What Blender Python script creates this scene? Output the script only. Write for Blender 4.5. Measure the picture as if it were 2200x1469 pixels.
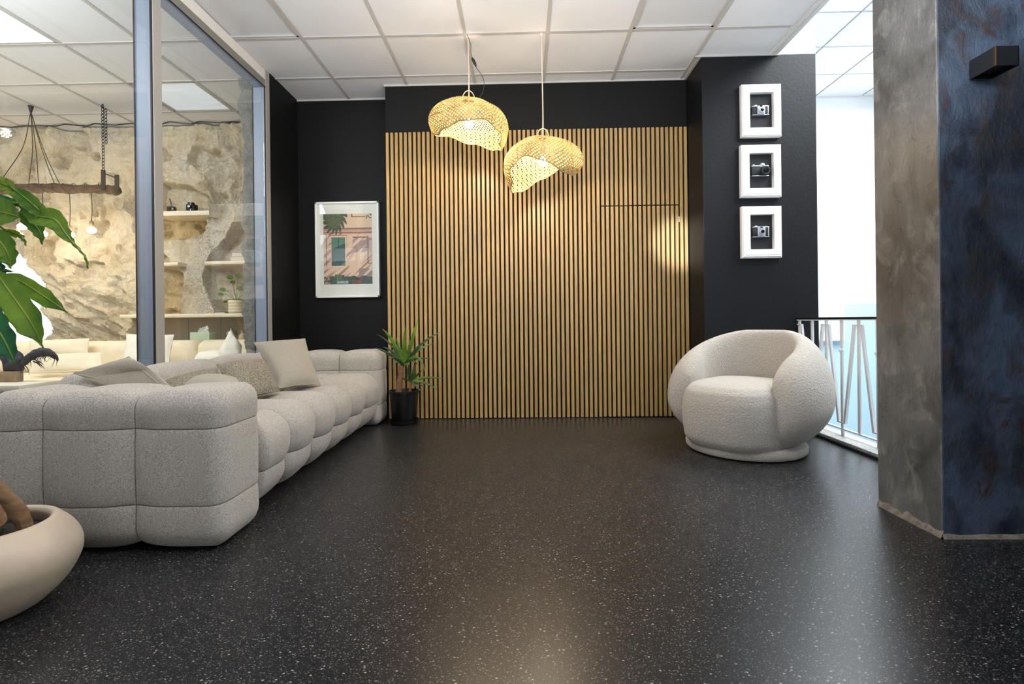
import bpy, bmesh, math, random
import numpy as np
from mathutils import Vector, Matrix, noise as mnoise
PI = math.pi
random.seed(7)
for o in list(bpy.data.objects): bpy.data.objects.remove(o)
sc = bpy.context.scene
COL = sc.collection

def lin(c):
    out = []
    for v in c:
        v = v / 255.0
        out.append(v / 12.92 if v <= 0.04045 else ((v + 0.055) / 1.055) ** 2.4)
    return tuple(out)

# ------------------------------------------------------------ camera, world, lights, exposure
cam_d = bpy.data.cameras.new('camera'); cam = bpy.data.objects.new('camera', cam_d); COL.objects.link(cam)
cam_d.sensor_width = 36; cam_d.lens = 17.5; cam_d.clip_start = 0.05
cam_d.shift_y = -44.2 / 2200
th, ro = math.radians(1.22), math.radians(0.70)
F = Vector((-math.sin(th), math.cos(th), 0)); R0 = Vector((math.cos(th), math.sin(th), 0)); U0 = Vector((0, 0, 1))
Rv = R0 * math.cos(ro) - U0 * math.sin(ro); Uv = U0 * math.cos(ro) + R0 * math.sin(ro)
M = Matrix.Identity(4)
for i in range(3):
    M[i][0] = Rv[i]; M[i][1] = Uv[i]; M[i][2] = -F[i]
M[0][3], M[1][3], M[2][3] = 0, 0, 0.845
cam.matrix_world = M
sc.camera = cam

w = bpy.data.worlds.new('world'); sc.world = w; w.use_nodes = True
w.node_tree.nodes['Background'].inputs[0].default_value = (0.86, 0.93, 1.0, 1)
w.node_tree.nodes['Background'].inputs[1].default_value = 0.45
sc.view_settings.view_transform = 'Standard'
sc.view_settings.look = 'None'
sc.view_settings.exposure = 0.0
sc.view_settings.gamma = 1.0
sc.cycles.use_denoising = True
sc.cycles.max_bounces = 10
sc.cycles.diffuse_bounces = 5
sc.cycles.glossy_bounces = 4
sc.cycles.transparent_max_bounces = 24
sc.cycles.sample_clamp_indirect = 6.0
sc.cycles.blur_glossy = 1.0

def area(name, loc, target, sx, sy, power, col=(1, 1, 1), spread=180):
    d = bpy.data.lights.new(name, 'AREA'); d.shape = 'RECTANGLE'; d.size = sx; d.size_y = sy
    d.energy = power; d.color = col; d.spread = math.radians(spread)
    o = bpy.data.objects.new(name, d); COL.objects.link(o); o.location = loc
    o.rotation_euler = (Vector(target) - Vector(loc)).to_track_quat('-Z', 'Y').to_euler()
    return o
area('shopfront_daylight', (0.2, -3.3, 1.5), (0.2, 4, 2.6), 5.0, 2.2, 46, (0.86, 0.93, 1.0))
area('room_ceiling_panel_light', (-0.6, 0.9, 2.9), (-0.6, 0.9, 0), 1.2, 1.2, 16, (1, 0.96, 0.9))
area('added_ceiling_fill', (0.0, 0.9, 2.0), (0.0, 1.5, 2.945), 3.2, 0.5, 128, (0.93, 0.965, 1.0))  # added upward area light to brighten the ceiling, no such lamp hangs here
area('stairwell_unseen_light', (3.3, 4.0, 3.55), (3.3, 4.0, 0), 1.8, 3.5, 330, (0.9, 0.96, 1.0))  # unseen area light under the closed tile ceiling, brightens the stairwell
area('lounge_ceiling_light', (-3.7, 2.3, 2.88), (-3.9, 4.6, 0.6), 1.6, 1.2, 105, (1.0, 0.98, 0.94))
area('added_lounge_fill', (-3.9, 2.2, 2.0), (-3.9, 2.8, 2.945), 2.2, 0.5, 22, (0.85, 0.93, 1.0))  # upward fill added to lift the lounge ceiling, not a fixture
sp_d = bpy.data.lights.new('track_spot', 'SPOT'); sp_d.energy = 4200; sp_d.spot_size = math.radians(5); sp_d.spot_blend = 0.8
sp_d.color = (0.8, 0.9, 1.0); sp_d.shadow_soft_size = 0.05
sp_ = bpy.data.objects.new('track_spot', sp_d); COL.objects.link(sp_); sp_.location = (-0.9, -1.2, 2.6)
sp_.rotation_euler = (Vector((1.35, 4.35, 1.5)) - Vector(sp_.location)).to_track_quat('-Z', 'Y').to_euler()

# ------------------------------------------------------------ helpers
ORG = {}
def tag(o, label=None, cat=None, group=None, kind=None):
    if label: o['label'] = label
    if cat: o['category'] = cat
    if group: o['group'] = group
    if kind: o['kind'] = kind
    return o
def thing(name, label, cat, loc, group=None, kind=None, parent=None):
    o = bpy.data.objects.new(name, None); COL.objects.link(o); o.empty_display_size = 0.1
    base = ORG.get(parent.name, Vector()) if parent else Vector()
    o.location = Vector(loc) - base
    if parent: o.parent = parent
    ORG[o.name] = Vector(loc)
    return tag(o, label, cat, group, kind)
def link(name, me, m, parent=None, smooth=True):
    if m is not None:
        me.materials.clear()
        for x in (m if isinstance(m, (list, tuple)) else [m]): me.materials.append(x)
    o = bpy.data.objects.new(name, me); COL.objects.link(o)
    if parent is None:
        n = len(me.vertices); a = np.empty(n * 3, 'f'); me.vertices.foreach_get('co', a); a = a.reshape(-1, 3)
        lo, hi = a.min(0), a.max(0)
        c = Vector(((lo[0] + hi[0]) / 2, (lo[1] + hi[1]) / 2, lo[2]))
        me.transform(Matrix.Translation(-c)); o.location = c
        ORG[o.name] = c
    else:
        b = ORG[parent.name]
        me.transform(Matrix.Translation(-b)); o.parent = parent
        ORG[o.name] = b.copy()
    if smooth:
        me.polygons.foreach_set('use_smooth', [True] * len(me.polygons))
        try: me.set_sharp_from_angle(angle=math.radians(38))
        except Exception: pass
    me.update()
    return o
def obj(name, bm, m, parent=None, smooth=True):
    me = bpy.data.meshes.new(name); bmesh.ops.recalc_face_normals(bm, faces=bm.faces); bm.to_mesh(me); bm.free()
    return link(name, me, m, parent, smooth)
def BM(): return bmesh.new()
def box(bm, lo, hi, bev=0.0, mat=None, seg=2, mi=0):
    t = bmesh.new(); r = bmesh.ops.create_cube(t, size=1)
    s = [max(1e-5, hi[i] - lo[i]) for i in range(3)]; c = [(hi[i] + lo[i]) / 2 for i in range(3)]
    for v in t.verts: v.co = Vector((v.co[0] * s[0], v.co[1] * s[1], v.co[2] * s[2]))
    if bev: bmesh.ops.bevel(t, geom=list(t.edges), offset=min(bev, min(s) * 0.45), segments=seg, affect='EDGES', profile=0.5)
    for v in t.verts:
        v.co = v.co + Vector(c)
        if mat is not None: v.co = mat @ v.co
    for f in t.faces: f.material_index = mi
    me = bpy.data.meshes.new('t'); t.to_mesh(me); t.free(); bm.from_mesh(me); bpy.data.meshes.remove(me)
    return bm
def tube(bm, pts, rad, n=8, closed=False, cap=True, flat=1.0, mi=0):
    pts = [Vector(p) for p in pts]; k = len(pts)
    rs = rad if isinstance(rad, (list, tuple)) else [rad] * k
    tan = []
    for i in range(k):
        a = pts[(i - 1) % k] if (closed or i > 0) else pts[i]
        b = pts[(i + 1) % k] if (closed or i < k - 1) else pts[i]
        d = b - a
        tan.append(d.normalized() if d.length > 1e-9 else Vector((0, 0, 1)))
    up = Vector((0, 0, 1)) if abs(tan[0].z) < 0.9 else Vector((1, 0, 0))
    nr = (up - tan[0] * up.dot(tan[0])).normalized()
    rings = []
    for i in range(k):
        nr = (nr - tan[i] * nr.dot(tan[i]))
        nr = nr.normalized() if nr.length > 1e-6 else tan[i].orthogonal().normalized()
        bi = tan[i].cross(nr)
        rings.append([bm.verts.new(pts[i] + (nr * math.cos(2 * PI * j / n) + bi * math.sin(2 * PI * j / n) * flat) * rs[i]) for j in range(n)])
    m = k if closed else k - 1
    for i in range(m):
        A, B = rings[i], rings[(i + 1) % k]
        for j in range(n):
            f = bm.faces.new((A[j], A[(j + 1) % n], B[(j + 1) % n], B[j])); f.material_index = mi
    if cap and not closed:
        for rg in (rings[0], rings[-1]):
            try: bm.faces.new(rg).material_index = mi
            except ValueError: pass
    return bm
def lathe(bm, prof, c, n=32, sx=1, sy=1, rot=None, mi=0):
    c = Vector(c); rings = []
    for r, z in prof:
        if r < 1e-5:
            p = Vector((0, 0, z)); p = rot @ p if rot else p
            rings.append([bm.verts.new(c + p)])
        else:
            ring = []
            for j in range(n):
                p = Vector((r * sx * math.cos(2 * PI * j / n), r * sy * math.sin(2 * PI * j / n), z))
                p = rot @ p if rot else p
                ring.append(bm.verts.new(c + p))
            rings.append(ring)
    for A, B in zip(rings, rings[1:]):
        if len(A) == 1 and len(B) == 1: continue
        for j in range(n):
            q = [A[0]] if len(A) == 1 else [A[j], A[(j + 1) % n]]
            q += [B[0]] if len(B) == 1 else [B[(j + 1) % n], B[j]]
            bm.faces.new(q).material_index = mi
    return bm
def grid(bm, fn, nu, nv, cu=False, cv=False, mi=0):
    V = [[bm.verts.new(fn(i / (nu if cu else nu - 1), j / (nv if cv else nv - 1))) for j in range(nv)] for i in range(nu)]
    for i in range(nu if cu else nu - 1):
        for j in range(nv if cv else nv - 1):
            bm.faces.new((V[i][j], V[(i + 1) % nu][j], V[(i + 1) % nu][(j + 1) % nv], V[i][(j + 1) % nv])).material_index = mi
    return V
def poly(bm, pts, mi=0):
    bm.faces.new([bm.verts.new(p) for p in pts]).material_index = mi
def spline(pts, n=8):
    pts = [Vector(p) for p in pts]; P_ = [pts[0] * 2 - pts[1]] + pts + [pts[-1] * 2 - pts[-2]]; out = []
    for i in range(1, len(P_) - 2):
        a, b, c, d = P_[i - 1:i + 3]
        for k in range(n):
            t = k / n
            out.append(0.5 * ((2 * b) + (c - a) * t + (2 * a - 5 * b + 4 * c - d) * t * t + (3 * b - a - 3 * c + d) * t ** 3))
    out.append(pts[-1]); return out
def copy_of(o, parent, loc, name=None, rot=None):
    c = o.copy(); COL.objects.link(c)
    if parent: c.parent = parent
    c.location = loc
    if rot: c.rotation_euler = rot
    return c

# ------------------------------------------------------------ materials
def mat(name, rgb, rough=0.6, metal=0.0, var=None, bump=None, spec=0.5, emis=None, objrand=0.0, coord='Object', rgb2=None, rmap=None, sheen=0.0):
    """var=(scale, amount, (sx,sy,sz), detail); bump=(scale, strength, distance, (sx,sy,sz)); rgb2 mixes in by the noise"""
    m = bpy.data.materials.new(name); m.use_nodes = True; nt = m.node_tree; N = nt.nodes; L = nt.links
    b = N['Principled BSDF']
    c = lin(rgb)
    b.inputs['Base Color'].default_value = (*c, 1); b.inputs['Roughness'].default_value = rough
    b.inputs['Metallic'].default_value = metal; b.inputs['Specular IOR Level'].default_value = spec
    if sheen:
        b.inputs['Sheen Weight'].default_value = sheen
    if emis:
        b.inputs['Emission Color'].default_value = (*lin(emis[0]), 1); b.inputs['Emission Strength'].default_value = emis[1]
    tc = N.new('ShaderNodeTexCoord')
    def noise(scale, st=(1, 1, 1), det=4, rgh=0.55):
        mp = N.new('ShaderNodeMapping'); mp.inputs['Scale'].default_value = st
        if objrand:
            oi = N.new('ShaderNodeObjectInfo'); vm = N.new('ShaderNodeVectorMath'); vm.operation = 'SCALE'
            cx = N.new('ShaderNodeCombineXYZ')
            for k in range(3): L.new(oi.outputs['Random'], cx.inputs[k])
            vm.inputs['Scale'].default_value = 37.0; L.new(cx.outputs[0], vm.inputs[0]); L.new(vm.outputs[0], mp.inputs['Location'])
        L.new(tc.outputs[coord], mp.inputs[0])
        n = N.new('ShaderNodeTexNoise'); n.inputs['Scale'].default_value = scale; n.inputs['Detail'].default_value = det
        n.inputs['Roughness'].default_value = rgh
        L.new(mp.outputs[0], n.inputs['Vector']); return n
    col = None
    if var:
        n = noise(var[0], var[2] if len(var) > 2 else (1, 1, 1), var[3] if len(var) > 3 else 4)
        rp = N.new('ShaderNodeMapRange'); rp.inputs[1].default_value = 0.3; rp.inputs[2].default_value = 0.7
        L.new(n.outputs['Fac'], rp.inputs[0])
        mx = N.new('ShaderNodeMix'); mx.data_type = 'RGBA'
        a = var[1]
        mx.inputs['A'].default_value = (*[x * (1 - a) for x in c], 1)
        mx.inputs['B'].default_value = (*(lin(rgb2) if rgb2 else [min(1, x * (1 + a)) for x in c]), 1)
        L.new(rp.outputs[0], mx.inputs['Factor']); col = mx.outputs['Result']
        if rmap:
            r2 = N.new('ShaderNodeMapRange'); r2.inputs[1].default_value = 0.3; r2.inputs[2].default_value = 0.7
            r2.inputs[3].default_value = rmap[0]; r2.inputs[4].default_value = rmap[1]
            L.new(n.outputs['Fac'], r2.inputs[0]); L.new(r2.outputs[0], b.inputs['Roughness'])
    if objrand:
        oi = N.new('ShaderNodeObjectInfo'); mr = N.new('ShaderNodeMapRange')
        mr.inputs[3].default_value = 1 - objrand; mr.inputs[4].default_value = 1 + objrand
        L.new(oi.outputs['Random'], mr.inputs[0])
        vm = N.new('ShaderNodeVectorMath'); vm.operation = 'SCALE'
        if col: L.new(col, vm.inputs[0])
        else: vm.inputs[0].default_value = c
        L.new(mr.outputs[0], vm.inputs['Scale']); col = vm.outputs[0]
    if col: L.new(col, b.inputs['Base Color'])
    if bump:
        n = noise(bump[0], bump[3] if len(bump) > 3 else (1, 1, 1), 6, 0.6)
        bp = N.new('ShaderNodeBump'); bp.inputs['Strength'].default_value = bump[1]; bp.inputs['Distance'].default_value = bump[2]
        L.new(n.outputs['Fac'], bp.inputs['Height']); L.new(bp.outputs[0], b.inputs['Normal'])
    m['col_socket'] = 1
    return m
def thread_by_attr(m, attr='seam', rgb=(38, 30, 22)):
    nt = m.node_tree; N = nt.nodes; L = nt.links; b = N['Principled BSDF']
    a = N.new('ShaderNodeAttribute'); a.attribute_name = attr
    mx = N.new('ShaderNodeMix'); mx.data_type = 'RGBA'
    src = b.inputs['Base Color'].links[0].from_socket
    L.new(src, mx.inputs['A']); mx.inputs['B'].default_value = (*lin(rgb), 1)
    L.new(a.outputs['Fac'], mx.inputs['Factor']); L.new(mx.outputs['Result'], b.inputs['Base Color'])

M_wall = mat('dark_wall_paint', (16, 16, 16), 0.6, spec=0.2, var=(3, 0.10), bump=(60, 0.15, 0.002))
M_colwall = mat('dark_pillar_paint', (12, 12, 16), 0.5, spec=0.28, var=(2, 0.12), bump=(40, 0.35, 0.004))
M_ceil = mat('ceiling_tile_white', (224, 224, 226), 0.8, var=(2, 0.03), bump=(180, 0.2, 0.001), objrand=0.02)
M_tbar = mat('ceiling_grid_paint', (186, 182, 178), 0.85, spec=0.1)
M_tbar_shade = mat('ceiling_trim_paint', (214, 212, 208), 0.5)
M_white = mat('white_wall_paint', (240, 242, 243), 0.7)
M_tabletop = mat('cream_lacquer', (222, 212, 192), 0.6)
M_paleblue = mat('pale_blue_wall_paint', (178, 208, 222), 0.6)
M_greypale = mat('pale_grey_wall_paint', (205, 212, 222), 0.6)
M_wood = mat('oak_slat_veneer', (168, 136, 84), 0.42, var=(9, 0.22, (14, 14, 0.7), 5), bump=(60, 0.1, 0.001, (8, 8, 0.6)), objrand=0.07)
M_felt = mat('black_felt', (14, 12, 11), 0.95)
M_alu = mat('blue_lit_brushed_aluminium', (138, 147, 166), 0.45, metal=0.0, var=(20, 0.04, (1, 1, 30)))  # bluish light falling on the frame is put into this colour
M_alu_w = mat('beige_aluminium_frame', (160, 154, 146), 0.4)
M_alu_g = mat('grey_aluminium_rail', (128, 124, 116), 0.4)
M_gasket = mat('black_rubber_gasket', (15, 15, 17), 0.6)
M_plaster_w = mat('white_bulkhead_plaster', (222, 216, 208), 0.7)
M_fabric = mat('greige_woven_upholstery', (166, 159, 150), 0.95, var=(210, 0.42, (1, 1, 1.6), 3), bump=(420, 0.5, 0.0015), spec=0.2, sheen=0.15)
thread_by_attr(M_fabric)
M_cush = mat('beige_linen_cushion', (156, 148, 134), 0.95, var=(300, 0.2), bump=(380, 0.45, 0.001), spec=0.2, sheen=0.1)
M_tweed = mat('brown_tweed_cushion', (106, 97, 84), 0.95, var=(170, 0.5, (1, 1, 1), 3), bump=(170, 0.9, 0.003), spec=0.2, rgb2=(166, 157, 138))
M_boucle = mat('cream_boucle', (184, 176, 165), 0.95, var=(110, 0.10), bump=(85, 1.0, 0.011), spec=0.15, sheen=0.3)
M_cream = mat('cream_cotton', (238, 226, 200), 0.9, var=(10, 0.04), bump=(30, 0.15, 0.004), spec=0.2)
M_creamw = mat('off_white_cotton', (240, 234, 220), 0.9, bump=(14, 0.3, 0.01), spec=0.2)
M_black_metal = mat('black_metal', (18, 18, 20), 0.4)
M_sconce = mat('black_anodised_sconce', (22, 24, 28), 0.35)
M_rail = mat('white_painted_steel', (225, 226, 228), 0.4)
M_frame_w = mat('white_painted_frame', (232, 230, 226), 0.45)
M_mat = mat('white_mat_board', (232, 226, 218), 0.8)
M_black = mat('matte_black_board', (24, 24, 26), 0.7)
M_silver = mat('silver_camera_metal', (190, 196, 202), 0.3, metal=0.7)
M_lens = mat('black_glass_lens', (6, 6, 8), 0.08)
M_leather = mat('black_leatherette', (24, 22, 22), 0.6, bump=(600, 0.4, 0.001))
M_rattan = None
M_kerb = mat('speckled_marble_kerb', (176, 172, 166), 0.4, var=(60, 0.35, (1, 1, 1), 6), rgb2=(206, 203, 198))
M_kerb_d = mat('dark_kerb_edge', (38, 36, 34), 0.8, var=(40, 0.4))
M_pot_w = mat('cream_ceramic_bowl', (186, 168, 146), 0.5, var=(5, 0.10, (1, 1, 2)), bump=(12, 0.1, 0.004))
M_soil = mat('dark_soil', (34, 26, 20), 0.95, bump=(70, 0.9, 0.01))
M_bark = mat('brown_caudex_bark', (118, 88, 58), 0.8, var=(14, 0.4, (1, 1, 2.5), 6), bump=(40, 0.8, 0.01))
M_bark2 = mat('ringed_palm_bark', (120, 86, 60), 0.8, var=(12, 0.3, (0.3, 0.3, 5), 6), bump=(60, 0.8, 0.006, (0.3, 0.3, 4)))
M_potb = mat('black_plastic_pot', (12, 12, 13), 0.35)
M_driftwood = mat('driftwood', (96, 76, 60), 0.8, var=(10, 0.5, (1, 6, 6), 6), bump=(24, 1.0, 0.02, (1, 6, 6)))
M_iron = mat('wrought_iron', (40, 38, 37), 0.55, metal=0.3)
M_cable = mat('dark_cable', (48, 42, 38), 0.6)
M_rope = mat('natural_jute_cord', (205, 188, 165), 0.85)
M_socket = mat('aged_brass_socket', (150, 130, 105), 0.4, metal=0.4)
M_bulb = mat('glowing_bulb', (255, 240, 210), 0.3, emis=((255, 230, 190), 85.0))
M_bulb2 = mat('warm_white_bulb', (255, 240, 210), 0.3, emis=((255, 233, 200), 760.0))
M_shelf = mat('limestone_shelf', (226, 214, 190), 0.7, bump=(12, 0.4, 0.01))
M_panel_b = mat('limewashed_board', (196, 186, 166), 0.7, var=(3, 0.06, (3, 3, 0.4)))
M_glasspanel = mat('opal_light_diffuser', (235, 240, 245), 0.4, emis=((226, 238, 255), 0.35))
M_glassoff = mat('opal_light_diffuser_off', (214, 214, 216), 0.35)
M_book = mat('book_cover_grey', (120, 112, 102), 0.6)
M_paper = mat('book_pages', (206, 196, 176), 0.8)
M_mint = mat('mint_card', (190, 204, 178), 0.7)
M_tissue = mat('tissue_paper', (230, 230, 226), 0.9)
M_ceram = mat('ribbed_cream_ceramic', (216, 204, 174), 0.5)
M_steel = mat('polished_steel', (190, 186, 178), 0.18, metal=0.9)
M_reed = mat('diffuser_reed', (176, 140, 100), 0.8)
M_amber = mat('smoked_glass_bottle', (34, 27, 24), 0.12)
M_perf = mat('rose_glass_bottle', (196, 168, 140), 0.1)
M_stub = mat('grey_stone_stub_wall', (128, 126, 120), 0.85, var=(14, 0.3, (1, 1, 1), 7), bump=(22, 0.9, 0.03))
M_daylight = mat('daylit_frosted_pane', (250, 250, 255), 0.5, emis=((226, 238, 255), 0.9))
M_eagle = mat('blue_black_driftwood_figure', (44, 50, 66), 0.7, var=(14, 0.4, (1, 1, 1), 5), bump=(40, 0.8, 0.01))
M_block = mat('rough_wood_block', (150, 122, 92), 0.8, var=(12, 0.3), bump=(20, 0.6, 0.01))

def leaf_mat(name, a, b_, tr=0.35, rough=0.38):
    m = mat(name, a, rough, var=(7, 0.25), rgb2=b_, bump=(18, 0.3, 0.004))
    nt = m.node_tree; N = nt.nodes; L = nt.links; p = N['Principled BSDF']; out = N['Material Output']
    t = N.new('ShaderNodeBsdfTranslucent'); src = p.inputs['Base Color'].links[0].from_socket; L.new(src, t.inputs[0])
    ms = N.new('ShaderNodeMixShader'); ms.inputs[0].default_value = tr
    L.new(p.outputs[0], ms.inputs[1]); L.new(t.outputs[0], ms.inputs[2]); L.new(ms.outputs[0], out.inputs[0]); return m
M_leaf = leaf_mat('green_leaf', (70, 120, 34), (134, 168, 60))
M_leaf2 = leaf_mat('yellow_green_leaf', (112, 150, 40), (168, 184, 70))
M_leaf3 = leaf_mat('blue_green_leaf', (24, 84, 62), (56, 126, 76))
M_yucca = leaf_mat('yucca_leaf', (48, 88, 18), (112, 146, 36), 0.25)
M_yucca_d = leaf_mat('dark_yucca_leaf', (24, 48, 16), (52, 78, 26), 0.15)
M_rattan = leaf_mat('woven_rattan', (150, 124, 74), (188, 162, 102), 0.10, 0.7)
M_rattan_in = leaf_mat('pale_inner_rattan', (240, 220, 170), (246, 232, 190), 0.4, 0.7)

# floor: dark terrazzo-like vinyl with sparse pale flecks
def floor_mat():
    m = bpy.data.materials.new('speckled_black_vinyl'); m.use_nodes = True; nt = m.node_tree; N = nt.nodes; L = nt.links
    b = N['Principled BSDF']; tc = N.new('ShaderNodeTexCoord')
    def noi(s, d=4):
        n = N.new('ShaderNodeTexNoise'); n.inputs['Scale'].default_value = s; n.inputs['Detail'].default_value = d; L.new(tc.outputs['Object'], n.inputs['Vector']); return n
    def mr(sock, a, b_, c, d):
        r = N.new('ShaderNodeMapRange'); r.inputs[1].default_value = a; r.inputs[2].default_value = b_; r.inputs[3].default_value = c; r.inputs[4].default_value = d
        L.new(sock, r.inputs[0]); return r.outputs[0]
    base = N.new('ShaderNodeMix'); base.data_type = 'RGBA'; base.inputs['A'].default_value = (*lin((14, 15, 18)), 1); base.inputs['B'].default_value = (*lin((33, 34, 37)), 1)
    L.new(mr(noi(330, 2).outputs['Fac'], 0.35, 0.7, 0, 1), base.inputs['Factor'])
    cur = base.outputs['Result']
    for sc_, thr, keep, colr in ((80, 0.22, 0.945, (158, 155, 149)), (140, 0.28, 0.88, (118, 116, 112)), (250, 0.32, 0.80, (96, 94, 91))):
        mp = N.new('ShaderNodeMapping'); mp.inputs['Scale'].default_value = (0.8, 1.25, 1); mp.inputs['Rotation'].default_value = (0, 0, sc_)
        L.new(tc.outputs['Object'], mp.inputs[0])
        v = N.new('ShaderNodeTexVoronoi'); v.voronoi_dimensions = '2D'; v.inputs['Scale'].default_value = sc_; L.new(mp.outputs[0], v.inputs['Vector'])
        near = mr(v.outputs['Distance'], thr - 0.06, thr, 1, 0)
        sep = N.new('ShaderNodeSeparateColor'); L.new(v.outputs['Color'], sep.inputs[0])
        kp = mr(sep.outputs[0], keep, keep + 0.01, 0, 1)
        mu = N.new('ShaderNodeMath'); mu.operation = 'MULTIPLY'; L.new(near, mu.inputs[0]); L.new(kp, mu.inputs[1])
        mx = N.new('ShaderNodeMix'); mx.data_type = 'RGBA'; L.new(cur, mx.inputs['A']); mx.inputs['B'].default_value = (*lin(colr), 1); L.new(mu.outputs[0], mx.inputs['Factor'])
        cur = mx.outputs['Result']
    L.new(cur, b.inputs['Base Color'])
    b.inputs['Roughness'].default_value = 0.31
    bp = N.new('ShaderNodeBump'); bp.inputs['Strength'].default_value = 0.12; bp.inputs['Distance'].default_value = 0.001
    L.new(noi(260, 3).outputs['Fac'], bp.inputs['Height']); L.new(bp.outputs[0], b.inputs['Normal'])
    b.inputs['Specular IOR Level'].default_value = 0.42
    return m
M_floor = floor_mat()

# polished stucco for the near pillar (one plaster with trowel clouds, the side's and front's light painted into the colours)
def stucco_mat(name, c1, c2, c3, rough=(0.22, 0.5), sc_=2.2, coat=0.0):
    m = bpy.data.materials.new(name); m.use_nodes = True; nt = m.node_tree; N = nt.nodes; L = nt.links
    b = N['Principled BSDF']; tc = N.new('ShaderNodeTexCoord')
    mp = N.new('ShaderNodeMapping'); mp.inputs['Scale'].default_value = (1.0, 1.0, 0.7); mp.inputs['Rotation'].default_value = (0.3, 0.5, 0.2); L.new(tc.outputs['Object'], mp.inputs[0])
    def noi(s, d, dist=0.0, r=0.6):
        n = N.new('ShaderNodeTexNoise'); n.inputs['Scale'].default_value = s; n.inputs['Detail'].default_value = d; n.inputs['Roughness'].default_value = r; n.inputs['Distortion'].default_value = dist
        L.new(mp.outputs[0], n.inputs['Vector']); return n
    n1 = noi(sc_, 8, 0.6); n2 = noi(sc_ * 3.2, 9, 0.5, 0.72); n3 = noi(38, 5, 0.5)
    cr = N.new('ShaderNodeValToRGB'); e = cr.color_ramp.elements; e[0].position = 0.41; e[0].color = (*lin(c1), 1); e[1].position = 0.57; e[1].color = (*lin(c2), 1)
    b.inputs['Coat Weight'].default_value = coat; b.inputs['Coat Roughness'].default_value = 0.34
    L.new(n1.outputs['Fac'], cr.inputs[0])
    mx = N.new('ShaderNodeMix'); mx.data_type = 'RGBA'; L.new(cr.outputs[0], mx.inputs['A']); mx.inputs['B'].default_value = (*lin(c3), 1)
    r = N.new('ShaderNodeMapRange'); r.inputs[1].default_value = 0.52; r.inputs[2].default_value = 0.66; L.new(n2.outputs['Fac'], r.inputs[0]); L.new(r.outputs[0], mx.inputs['Factor'])
    L.new(mx.outputs['Result'], b.inputs['Base Color'])
    r2 = N.new('ShaderNodeMapRange'); r2.inputs[1].default_value = 0.35; r2.inputs[2].default_value = 0.65; r2.inputs[3].default_value = rough[0]; r2.inputs[4].default_value = rough[1]
    L.new(n2.outputs['Fac'], r2.inputs[0]); L.new(r2.outputs[0], b.inputs['Roughness'])
    ad = N.new('ShaderNodeMath'); ad.operation = 'ADD'; L.new(n2.outputs['Fac'], ad.inputs[0])
    ms = N.new('ShaderNodeMath'); ms.operation = 'MULTIPLY'; ms.inputs[1].default_value = 0.35; L.new(n3.outputs['Fac'], ms.inputs[0]); L.new(ms.outputs[0], ad.inputs[1])
    bp = N.new('ShaderNodeBump'); bp.inputs['Strength'].default_value = 0.7; bp.inputs['Distance'].default_value = 0.014
    L.new(ad.outputs[0], bp.inputs['Height']); L.new(bp.outputs[0], b.inputs['Normal'])
    return m
M_stuc_side = stucco_mat('polished_grey_stucco_lit', (58, 59, 61), (98, 99, 100), (128, 127, 122), (0.24, 0.46), 2.8, 1.0)
M_stuc_front = stucco_mat('polished_brown_stucco_blue_lit', (26, 33, 44), (62, 76, 96), (52, 35, 29), (0.26, 0.46), 3.6, 0.3)

def glass_mat():
    m = bpy.data.materials.new('clear_partition_glass'); m.use_nodes = True; nt = m.node_tree; N = nt.nodes; L = nt.links
    N.remove(N['Principled BSDF']); out = N['Material Output']
    t = N.new('ShaderNodeBsdfTransparent'); t.inputs[0].default_value = (0.97, 0.985, 0.98, 1)
    g = N.new('ShaderNodeBsdfGlossy'); g.inputs['Roughness'].default_value = 0.0
    fr = N.new('ShaderNodeFresnel'); ge = N.new('ShaderNodeNewGeometry'); mr = N.new('ShaderNodeMapRange'); mr.inputs[3].default_value = 1.5; mr.inputs[4].default_value = 1 / 1.5
    L.new(ge.outputs['Backfacing'], mr.inputs[0]); L.new(mr.outputs[0], fr.inputs[0])
    ms = N.new('ShaderNodeMixShader'); L.new(fr.outputs[0], ms.inputs[0]); L.new(t.outputs[0], ms.inputs[1]); L.new(g.outputs[0], ms.inputs[2]); L.new(ms.outputs[0], out.inputs[0])
    return m
M_glass = glass_mat()

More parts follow.
